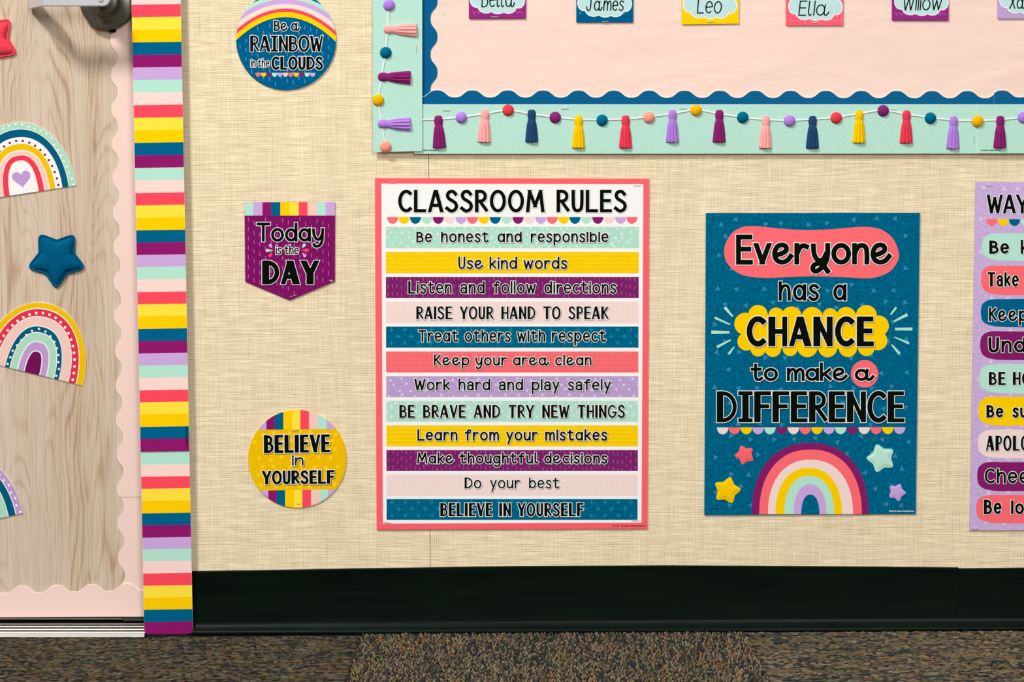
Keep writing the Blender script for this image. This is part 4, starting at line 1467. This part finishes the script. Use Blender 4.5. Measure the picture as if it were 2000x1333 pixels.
blob = [(190, 395), (205, 320), (260, 235), (340, 190), (440, 180), (600, 195), (780, 210), (960, 212), (1120, 205), (1280, 190), (1400, 188), (1500, 205), (1580, 255), (1630, 320),
        (1658, 410), (1650, 470), (1600, 545), (1530, 590), (1440, 615), (1340, 618), (1200, 610), (1040, 604), (900, 602), (740, 608), (560, 616), (430, 608), (330, 585), (250, 530), (205, 470)]
A = Art(Y_P)
A.poly(catmull([Z1(p) for p in blob], True, 4), flat('pcoral'), 2)
b1 = A.build('coral_blob', root)
A = Art(Y_P)
SHB = paper('print_deep_blue_shade', (0, 44, 66))
SHC = paper('print_deep_coral_shade', (170, 56, 66))
SHY = paper('print_deep_yellow_shade', (160, 120, 0))
letter(A, 'Evéryoné'.replace('y', 'ŷ'), 1437.4, 1741.6, 517.4, 59, 4.9, layer=3, o=1.5, shade=SHC, sh=(1, 1.4), gap=.035, xh=.67)
A.build('lettering', b1)
A = Art(Y_P)
letter(A, 'has a', 1520.8, 1653.4, 588, 38.5, 3.1, layer=3, o=1.4, shade=SHB, sh=(1, 1.3), gap=.11, space=.62, xh=.82)
A.build('lettering', root)
A = Art(Y_P)
cl = [(475, 925, 82), (628, 930, 65), (757, 942, 86), (930, 950, 90), (1080, 932, 62), (1215, 945, 85), (1385, 932, 88), (1488, 1018, 86), (1482, 1143, 80), (1385, 1202, 70), (1230, 1205, 76),
      (1060, 1202, 80), (890, 1196, 86), (745, 1211, 62), (600, 1212, 68), (475, 1214, 62), (378, 1150, 76), (370, 1002, 94)]
ps = [circle(1370 + x / 4.3, 400 + y / 4.3, r_ / 4.3, 26) for x, y, r_ in cl] + [[Z1(p) for p in ((390, 930), (1470, 930), (1470, 1210), (390, 1210))]]
A.uni(ps, flat('yellow'), 2)
c1 = A.build('yellow_cloud', root)
A = Art(Y_P)
letter(A, 'CHANCE', 1459, 1707.2, 677, 58.4, 4.9, layer=3, heavy=1.42, o=1.5, shade=SHY, sh=(1, 1.4), gap=.09)
A.build('lettering', c1)
RAY = flat('mint')
rays = [[(185, 870), (207, 855), (268, 937), (257, 945)], [(107, 958), (116, 941), (243, 1003), (237, 1013)], [(83, 1058), (235, 1063), (235, 1083), (83, 1087)], [(125, 1187), (243, 1132), (249, 1142), (135, 1207)],
        [(219, 1252), (270, 1192), (278, 1198), (237, 1262)], [(1583, 922), (1628, 857), (1643, 868), (1595, 928)], [(1612, 975), (1725, 912), (1735, 935), (1620, 987)], [(1626, 1035), (1773, 1032), (1771, 1058), (1626, 1056)],
        [(1618, 1107), (1748, 1157), (1741, 1175), (1620, 1117)], [(1590, 1178), (1605, 1175), (1672, 1245), (1655, 1260)]]
for q in rays:
    A = Art(Y_P); A.poly([Z1(p) for p in q], RAY, 2); A.build('mint_ray', root)
A = Art(Y_P)
letter(A, 'to maké', 1466, 1655.6, 744.9, 36.6, 3.0, layer=3, o=1.4, shade=SHB, sh=(1, 1.3), gap=.035, space=.40, xh=.66)
A.build('lettering', root)
A = Art(Y_P); A.poly(circle(1688.6, 730.7, 26.9, 48), flat('pcoral'), 2); d1 = A.build('coral_disc', root)
A = Art(Y_P); letter(A, 'á', 1669.4, 1708, 745, 25, 3.1, layer=3, o=1.4, shade=SHC, sh=(1, 1.3), xh=.98); A.build('lettering', d1)
A = Art(Y_P)
letter(A, 'DÍFFERENCE', 1402.2, 1766.8, 825.6, 61, 4.0, layer=3, heavy=1.6, o=1.4, shade=SHB, sh=(1.2, 1.6), gap=.05)
A.build('lettering', root)
A = Art(Y_P)
bunting(A, 1400, 1768.6, 835.4, 849, ['ppink', 'pcoral', 'yellow', 'lilac', 'mint', 'pplum'], 16, 2, -0.6)
A.build('scallop_bunting', root)
def arch(cx, yb, hw, h, n=48, ex=2.25, u=(1, 0), nv=(0, -1)):
    """Closed arch outline standing on the point (cx, yb)."""
    p = []
    for i in range(n + 1):
        t = math.pi * i / n
        c_, s_ = math.cos(t), math.sin(t)
        a = hw * math.copysign(abs(c_) ** (2 / ex), c_); b_ = h * abs(s_) ** (2 / ex)
        p.append((cx + u[0] * a + nv[0] * b_, yb + u[1] * a + nv[1] * b_))
    return p
Z2 = lambda x, y: (1370 + x / 4.166, 700 + y / 4.166)
for i, (xl, xr, ty, col) in enumerate([(408, 1360, 690, 'pplum'), (470, 1305, 745, 'pcoral'), (541, 1233, 828, 'ppink'), (603, 1143, 895, 'yellow'), (673, 1080, 958, 'mint'), (750, 1016, 1028, 'lilac'), (812, 960, 1112, None)]):
    (a, yb_), (b_, _), (_, yt) = Z2(xl, 1272), Z2(xr, 1272), Z2(0, ty)
    A = Art(Y_P)
    mt = flat(col) if col else MATS['felt_print_poster_blue']
    A.poly(arch((a + b_) / 2, yb_ - .2, (b_ - a) / 2, yb_ - yt), mt, 2 + i)
    A.build('arch_band' if col else 'arch_opening', root)
soft_star('printed_star', root, *Z2(352, 788), 21.8, 13.2, 112, paper('star_coral', (248, 100, 110), .6, .2), Y_P - 2 * LAYER, .0010, .42, .08)
soft_star('printed_star', root, *Z2(1462, 815), 31.5, 19.4, 180, paper('star_mint', (182, 226, 210), .6, .2), Y_P - 2 * LAYER, .0012, .42, .08)
soft_star('printed_star', root, *Z2(208, 1077), 29.6, 18.2, 4, paper('star_yellow', (246, 200, 0), .6, .2), Y_P - 2 * LAYER, .0012, .42, .08)
soft_star('printed_star', root, *Z2(1590, 1092), 19.6, 12.2, 68, paper('star_lilac', (194, 160, 222), .6, .2), Y_P - 2 * LAYER, .0009, .42, .08)
DKW = metal('dull_staple_wire', (120, 130, 140), .4)
for px, py, d, nm in [(1400, 422.5, 2, 'upper left'), (1776, 421.5, -8, 'upper right'), (1394, 993, 0, 'lower left'), (1766, 990, -4, 'lower right')]:
    staple(px, py, Y_P - 0.0003, d, 'staple in the %s corner of the blue rainbow poster' % nm, 13, DKW)

# ---------------------------------------------------------------- the lilac poster cut by the right edge
root = empty('lilac_poster', at(2160, 694, Y_P))
tag(root, 'lilac triangle print poster with coloured pills, cut by right edge of photo', 'poster')
A = Art(Y_P)
LQ = [(1905.4, 355.5), (2440, 356), (2430, 1036), (1893.8, 1036.5)]
A.prism(LQ, felt_print('poster_lilac', (204, 178, 226), 0.20, 520.0), 0.0013)
tm = paper('poster_lilac_triangle', (218, 200, 232))
for j in range(22):
    for i in range(15):
        u = (i + .5 + (j % 2) * .5) / 15.5 + random.uniform(-.012, .012); v_ = (j + .5) / 22 + random.uniform(-.008, .008)
        if u > .98: continue
        A.poly(tri(*quad_map(LQ, u, v_), 5.6, random.uniform(0, 120)), tm, 1)
A.build('sheet', root)
A = Art(Y_P); letter(A, 'WAY', 1927.8, 2008, 417.4, 37.2, 2.7, layer=2, heavy=1.15, o=1.2, shade=paper('print_lilac_shade', (140, 112, 160)), sh=(.6, .7), gap=.04)
A.build('title_lettering', root)
A = Art(Y_P); bunting(A, 1926, 2415, 428.4, 441.6, ['pcoral', 'yellow', 'blue', 'mint', 'pplum', 'ppink', 'lilac'], 22, 2); A.build('scallop_bunting', root)
PILLS = [(1918, 456, 509.7, 'mint', [('Be', 1932.8, 1971, 496.2, 26.5), ('k', 1993.5, 2011, 496.2, 27.5)], 2.4, 1.3),
         (1916, 518.6, 576.6, 'pcoral', [('Täke', 1928.8, 1990, 560.4, 28.5)], 2.2, 1.3),
         (1915.6, 584.6, 639, 'blue', [('Kéép', 1931.4, 2006, 628, 27.4)], 2.1, 1.0),
         (1914.4, 647, 703.6, 'pplum', [('Und', 1930.8, 2003, 689, 30)], 2.6, 1.3),
         (1912.8, 712, 768.4, 'mint', [('BE', 1932.2, 1964, 752.8, 26), ('HO', 1979, 2014, 752.8, 26)], 2.0, 1.5),
         (1911, 775, 832, 'yellow', [('Be', 1927.2, 1959.8, 816.2, 24.6), ('su', 1977.4, 2006, 816.2, 25)], 2.3, 1.3),
         (1910.2, 839.6, 895.6, 'ppink', [('APOLO', 1926, 2009.5, 881, 29.5)], 1.7, 1.9),
         (1908.6, 902.6, 959.8, 'pplum', [('Cheé', 1923.2, 2012.5, 945, 29.6)], 2.2, 1.0),
         (1906.8, 967.6, 1022.6, 'pcoral', [('Be', 1922, 1956.4, 1005.2, 29), ('lo', 1974.6, 2000, 1005.2, 27.5)], 2.5, 1.2)]
for k, (xl, y0, y1, col, ws, hw, hv) in enumerate(PILLS):
    xr = xl + 492
    mid = (y0 + y1) / 2; hh = (y1 - y0) / 2
    p = [(xl, mid), (xl + 2, mid - hh * .55), (xl + 9, y0 + 5), (xl + 22, y0 + .6), (xl + 60, y0 - .3 + (k % 2)), (xl + 150, y0 + 1.4 - (k % 3)), (xl + 300, y0), (xr - 60, y0 + 1), (xr - 20, y0 + 1.5), (xr - 6, y0 + 8),
         (xr, mid), (xr - 6, y1 - 8), (xr - 22, y1 - 1), (xr - 80, y1), (xl + 300, y1 - 1), (xl + 150, y1 + .6 - (k % 2)), (xl + 50, y1), (xl + 24, y1 - 2), (xl + 10, y1 - 6.5), (xl + 2.5, mid + hh * .5)]
    A = Art(Y_P); A.poly(catmull(p, True, 4), flat(col), 2)
    pill = A.build('pill_band', root)
    A = Art(Y_P)
    for (w, a, b_, base, cap) in ws:
        letter(A, w, a, b_, base, cap, hw, layer=3, heavy=hv, o=1.15, shade=shade_of(tuple(int(v) for v in RGB[col]), .6), sh=(.6, .8), gap=.13)
    A.build('lettering', pill)
staple(1931, 362.5, Y_P - 0.0003, -2, 'staple in the upper left corner of the lilac poster')
staple(1904.5, 1033.3, Y_P - 0.0003, -3, 'staple in the lower left corner of the lilac poster')

# ---------------------------------------------------------------- three signs left of the rules poster
def circ_top(x, c, r): return c[1] - math.sqrt(max(0, r * r - (x - c[0]) ** 2))
def circ_bot(x, c, r): return c[1] + math.sqrt(max(0, r * r - (x - c[0]) ** 2))

# rainbow disc
Y_S = -0.0019
c, r = (558.9, 78.0), 97.6
root = empty('round_sign', at(*c, Y_S)); tag(root, 'round dark blue sign with rainbow arcs across its top', 'sign')
A = Art(Y_S)
A.prism(circle(*c, r, 96), flat('blue'), 0.0012)
def under(k0, k2, mat, layer):
    xs = c[0] - (r - .02) * np.cos(np.linspace(0, math.pi, 220))
    top, bot = [], []
    for x in xs:
        t = max(circ_top(x, c, r), k0 + k2 * (x - 557) ** 2); bt_ = circ_bot(x, c, r)
        if t < bt_ - .05: top.append((x, t)); bot.append((x, bt_))
    A.poly(top + bot[::-1], mat, layer)
for i, (k0, k2, col) in enumerate([(-9.6, .0038, 'mint'), (-2, .0040, 'lilac'), (7.8, .00415, 'peach2'), (16.8, .0045, 'coral'), (23.5, .00474, 'yellow')]):
    under(k0, k2, flat(col) if col in RGB else paper('print_' + col, (252, 218, 206)), 1 + i)
under(33.5, .0049, felt_print('sign_blue', (0, 100, 148), .40, 500.0), 6)
A.build('disc', root)
A = Art(Y_S)
dm = paper('sign_blue_dash', (96, 140, 196))
for j, x in enumerate(np.arange(468, 652, 11.5)):
    for y in np.arange(34 + (j % 3) * 6 + random.uniform(0, 4), 172, 17.5):
        if y > 36 + .0049 * (x - 557) ** 2 and y + 9 < circ_bot(x, c, r) - 3:
            A.poly([(x, y), (x + 1.5, y), (x + 1.9, y + 7.5), (x + .4, y + 7.5)], dm, 7)
A.build('dash_print', root)
SHN = paper('print_navy_shade', (4, 40, 66))
for w, x0, x1, base, cap, hw, hv, gp in [('Bé á', 534.8, 585.6, 60.6, 20.6, 1.6, 1.0, .05), ('RAÍNBOW', 489.6, 630.6, 101, 31.4, 1.9, 1.55, .055), ('in the', 489.8, 526, 131, 15.6, 1.1, 1.0, .07), ('CLOUDS', 530.6, 630.6, 136.4, 26, 2.1, 1.45, .07)]:
    A = Art(Y_S); letter(A, w, x0, x1, base, cap, hw, layer=8, heavy=hv, o=1.2, shade=SHN, sh=(.8, 1.0), gap=gp, space=.34); A.build('lettering', root)
A = Art(Y_S); bunting(A, 498.7, 616, 142.4, 150.2, ['pcoral', 'yellow', 'purple', 'mint', 'lilac', 'peach'], 11, 8); A.build('scallop_bunting', root)

# purple pennant
root = empty('pennant_sign', at(566, 486, Y_S)); tag(root, 'purple pennant sign with striped top and pointed foot', 'sign')
A = Art(Y_S)
A.prism([(477.6, 395.2), (654.4, 395.2), (653.9, 549.8), (566.1, 586.8), (479, 550.2)], felt_print('pennant_purple', (132, 22, 104), .34, 520.0), 0.0012)
dm = paper('pennant_dash', (186, 92, 168))
for j, x in enumerate(np.arange(484, 650, 11.2)):
    for y in np.arange(424 + (j % 3) * 6 + random.uniform(0, 4), 585, 18.5):
        lim = 550 + 36 * (1 - abs(x - 566) / 88)
        if y + 9 < lim - 2: A.poly([(x, y), (x + 1.5, y), (x + 1.9, y + 8), (x + .4, y + 8)], dm, 1)
letter(A, 'TCR', 643, 650, 549.8, 2.6, .25, halo=None, ink='white', layer=1)
A.build('card', root)
xs = [477.6, 494.6, 512.6, 529.7, 547.5, 565.5, 583.5, 600.6, 617.9, 635.9, 654.4]
for i, col in enumerate(['mint', 'lilac', 'purple', 'blue', 'dyellow', 'lyellow', 'coral', 'peach', 'mint', 'lilac']):
    A = Art(Y_S); A.poly(rect(xs[i] + (.1 if i == 0 else 0), 395.3, xs[i + 1], 421.4), flat(col), 1); A.build('stripe', root)
SHP = paper('print_deep_purple_shade', (60, 4, 46))
for w, x0, x1, base, cap, hw, hv in [('Todaý'.replace('ý', 'ý'), 500.8, 633.2, 472.6, 37.6, 2.9, 1.0), ('is the', 538.8, 583.6, 497.4, 18.6, 1.2, 1.0), ('DAY', 514.4, 621.2, 556, 47, 4.6, 1.55)]:
    A = Art(Y_S); letter(A, w, x0, x1, base, cap, hw, layer=3, heavy=hv, o=1.25, shade=SHP, sh=(.9, 1.1), gap=.05 if w != 'DAY' else .10, space=.34, xh=.67); A.build('lettering', root)
def drop(tx, ty, bx, by, rr):
    t, b_ = Vector((tx, ty)), Vector((bx, by))
    a0 = math.atan2(by - ty, bx - tx)
    return [(tx, ty)] + [(bx + rr * math.cos(a0 + q), by + rr * math.sin(a0 + q)) for q in np.linspace(-1.75, 1.75, 12)]
Z3 = lambda x, y: (440 + x / 5.554, 370 + y / 5.554)
for tx, ty, bx, by, col in [(512, 643, 488, 608, 'lilac'), (526, 665, 454, 664, 'mint'), (513, 688, 484, 720, 'coral'), (832, 642, 855, 606, 'mint'), (820, 663, 890, 660, 'coral'), (834, 686, 862, 722, 'lilac')]:
    A = Art(Y_S); A.poly(drop(*Z3(tx, ty), *Z3(bx, by), 3.1), flat(col), 2); A.build('drop', root)
staple(572.7, 578.4, Y_S - .0003, 17, 'staple near the point of the purple pennant sign', 14)

# yellow disc
c, r = (580.6, 896.6), 95.6
root = empty('round_sign', at(*c, Y_S)); tag(root, 'round yellow sign with striped top and bottom caps', 'sign')
A = Art(Y_S)
A.prism(circle(*c, r, 96), felt_print('sign_yellow', (240, 192, 6), .10, 420.0), 0.0024)
dm = paper('sign_yellow_dot', (250, 208, 30))
for j, y in enumerate(np.arange(846, 955, 17)):
    for x in np.arange(490 + (j % 2) * 12, 676, 24):
        x2, y2 = x + random.uniform(-5, 5), y + random.uniform(-4, 4)
        if (x2 - c[0]) ** 2 + (y2 - c[1]) ** 2 < (r - 6) ** 2: A.poly(circle(x2, y2, 3.8, 12), dm, 1)
letter(A, 'TCR', 579.5, 586.5, 987, 2.4, .25, halo=None, layer=2)
A.build('disc', root)
for edge, cut, xs in ((circ_top, lambda x: 840.1 - .012 * (x - 500), [470, 520.2, 536.6, 553.4, 570.3, 586.6, 603.6, 620.3, 637.9, 690]),
                      (circ_bot, lambda x: 958.8 - .015 * (x - 510), [470, 524, 540, 556.8, 574, 590.4, 607.4, 624, 641, 690])):
    for i, col in enumerate(['lilac', 'purple', 'blue', 'dyellow', 'lyellow', 'coral', 'peach', 'mint', 'lilac']):
        pts = [x for x in np.linspace(max(xs[i], c[0] - r), min(xs[i + 1], c[0] + r), 26)]
        P = [(x, edge(x, c, r), cut(x)) for x in pts]
        P = [(x, e, k) for x, e, k in P if (e < k if edge is circ_top else e > k)]
        if len(P) < 2: continue
        A = Art(Y_S); A.poly([(x, e) for x, e, k in P] + [(x, k) for x, e, k in P][::-1], flat(col), 2); A.build('stripe', root)
for w, x0, x1, base, cap, hw, hv in [('BELIEVE', 516.6, 644.8, 885, 35.4, 2.7, 1.55), ('in', 570.4, 592.9, 910.2, 21.4, 1.6, 1.0), ('YOURSELF', 512.6, 653.4, 946.4, 27, 2.3, 1.45)]:
    A = Art(Y_S); letter(A, w, x0, x1, base, cap, hw, layer=3, heavy=hv, o=1.25, shade=paper('print_brown_shade', (120, 84, 10)), sh=(1.1, 1.3), tilt=.7, gap=.075); A.build('lettering', root)
staple(576.6, 840.9, Y_S - .0004, 6, 'staple at the top of the round yellow sign', 14)

# ---------------------------------------------------------------- staples of the mint borders and name cards
for px, py, d, Y, nm in [(813, 95, 87, Y_T - .0026, 'upright staple in the left mint tassel border'), (871.5, 215.7, -2, Y_T - .0004, 'staple at the left end of the bottom mint tassel border'),
                         (1103, 212.2, 1, Y_T - .0004, 'staple above the yellow tassel left of the bottom mint border\'s middle'), (1335, 212, 0, Y_T - .0004, 'staple beside the yellow ball on the bottom mint border'),
                         (1744, 213.4, 0, Y_T - .0004, 'staple right of the plum ball on the bottom mint border'), (1902, 273, 88, Y_T - .0004, 'upright staple near the joint of the bottom mint border'),
                         (966, 33.2, 0, Y_B - .0025, 'staple at the foot of the first purple name card'), (1182, 42.2, 0, Y_B - .0025, 'staple at the foot of the blue name card'),
                         (1388, 42.2, 2, Y_B - .0025, 'staple at the foot of the yellow name card'), (1591, 44.5, 0, Y_B - .0025, 'staple at the foot of the coral pink name card')]:
    staple(px, py, Y, d, nm, 14)

# ---------------------------------------------------------------- cut-out rainbows and felt stars on the door
Y_R = Y_DOOR - 0.0012
def cutout(base, deg, rings, label, dots=(), heart=None):
    a = math.radians(deg)
    u = (math.cos(a), math.sin(a)); nv = (math.sin(a), -math.cos(a))
    root = empty('rainbow_cutout', at(base[0] + nv[0] * 60, base[1] + nv[1] * 60, Y_R))
    tag(root, label, 'rainbow', 'paper rainbows on the door')
    A = Art(Y_R)
    A.prism(arch(*base, rings[0][0] + .5, rings[0][1] + .5, 64, 2.05, u, nv), RIM, .0010)
    A.build('sheet', root)
    for i, (hw, h, mat) in enumerate(rings):
        A = Art(Y_R)
        A.poly(arch(base[0] + nv[0] * .2, base[1] + nv[1] * .2, hw, h, 64, 2.05 + .65 * (1 - hw / 103), u, nv), mat, 1 + i)
        for (ri, hw2, h2, n0, rr, dm, ph, jit) in dots:
            if ri != i: continue
            # even spacing along the band's middle line
            ts = np.linspace(0, math.pi, 400)
            P = [(hw2 * math.cos(t), h2 * math.sin(t)) for t in ts]
            L_ = [0]
            for p, q in zip(P, P[1:]): L_.append(L_[-1] + math.hypot(q[0] - p[0], q[1] - p[1]))
            k = int(L_[-1] / n0)
            for j in range(k):
                s_ = (j + ph) * L_[-1] / k
                t = float(np.interp(s_, L_, ts))
                rr_ = rr
                kk = random.uniform(-jit, jit)
                x_, y_ = (hw2 + kk) * math.cos(t), (h2 + kk) * math.sin(t)
                A.poly(circle(base[0] + u[0] * x_ + nv[0] * y_, base[1] + u[1] * x_ + nv[1] * y_, rr_, 12), dm, 1 + i + .35)
        A.build('arch_band', root)
    if heart:
        (hx, hy, s_, mat) = heart
        P = []
        for t in np.linspace(0, 2 * math.pi, 40)[:-1]:
            x_ = 16 * math.sin(t) ** 3; y_ = 13 * math.cos(t) - 5 * math.cos(2 * t) - 2 * math.cos(3 * t) - math.cos(4 * t)
            P.append((hx + s_ * (u[0] * x_ + nv[0] * y_), hy + s_ * (u[1] * x_ + nv[1] * y_)))
        A = Art(Y_R); A.poly(P, mat, 3 + len(rings)); A.build('heart', root)
dk = lambda k, rgb: paper('rainbow_' + k, rgb, .5, .25)
dW, dMint, dBlue, dYel = dk('white', (240, 238, 236)), dk('mint', (170, 214, 190)), dk('blue', (0, 88, 122)), dk('yellow', (234, 188, 4))
dPink, dRed, dLil, dPur, dCor = dk('pink', (234, 198, 188)), dk('red', (236, 58, 80)), dk('lilac', (186, 152, 206)), dk('purple', (110, 16, 88)), dk('coral', (222, 48, 74))
cutout((47.4, 378.4), -8.8, [(102.6, 140, dMint), (89, 127.2, dW), (87.8, 125.8, dBlue), (75.6, 110.6, dW), (61.8, 97.3, dYel), (51, 85.2, dW), (49.5, 83, dPink), (41.2, 76.5, dW), (39.7, 75, dRed), (28.6, 65, dW)],
       'paper rainbow with lilac heart below the coral felt star', [(0, 96.2, 134, 12.5, 2.1, dW, .2, 3.6), (3, 68.7, 104, 12.9, 2.4, dPur, .5, 0)], (42, 348.5, 1.14, dLil))
cutout((62, 729.7), 13.7, [(102.5, 139.5, dYel), (89.7, 129, dW), (88, 126.8, dCor), (74, 113, dW), (72.7, 111, dPink), (55, 94.5, dW), (53.8, 92.6, dBlue), (45, 81.5, dW), (43.3, 79.8, dMint), (30.3, 64, dW), (28, 62, dLil), (16.8, 45.4, dW), (14.6, 43.4, dPur)],
       'paper rainbow with yellow outer band below the blue felt star', [(2, 81, 120, 12.9, 2.7, dW, .5, 0), (6, 49.6, 87, 13.5, 2.3, dW, .5, 2.2)])
cutout((-55, 1025.7), -12.6, [(102.5, 140, dLil), (89.5, 127.5, dW), (87.7, 125.8, dBlue), (74, 113, dW), (72.7, 111, dMint), (55, 94.5, dW), (53.8, 92.6, dYel), (45, 81.5, dW), (43.3, 79.8, dRed), (28, 62, dW)],
       'lilac edged paper rainbow low on the door, cut by left edge of photo', [(0, 96, 134, 13.5, 2.5, dW, .3, 2.5)])

def felt(name, rgb):
    return paper(name, rgb, .8, .12, .20, 650.0, .0006, 1.0)
o = soft_star('felt_star', None, 110.5, 505.5, 63, 37.5, -90.5, felt('blue_felt', (0, 88, 128)), Y_DOOR - .0002, .0075, .42, .06)
tag(o, 'stuffed blue felt star between the two upper paper rainbows', 'star', 'felt stars on the door')
o = soft_star('felt_star', None, -20.5, 80, 63, 37.5, -25.5, felt('coral_felt', (238, 70, 88)), Y_DOOR - .0002, .0075, .42, .06)
tag(o, 'stuffed coral red felt star cut by left edge of photo', 'star', 'felt stars on the door')
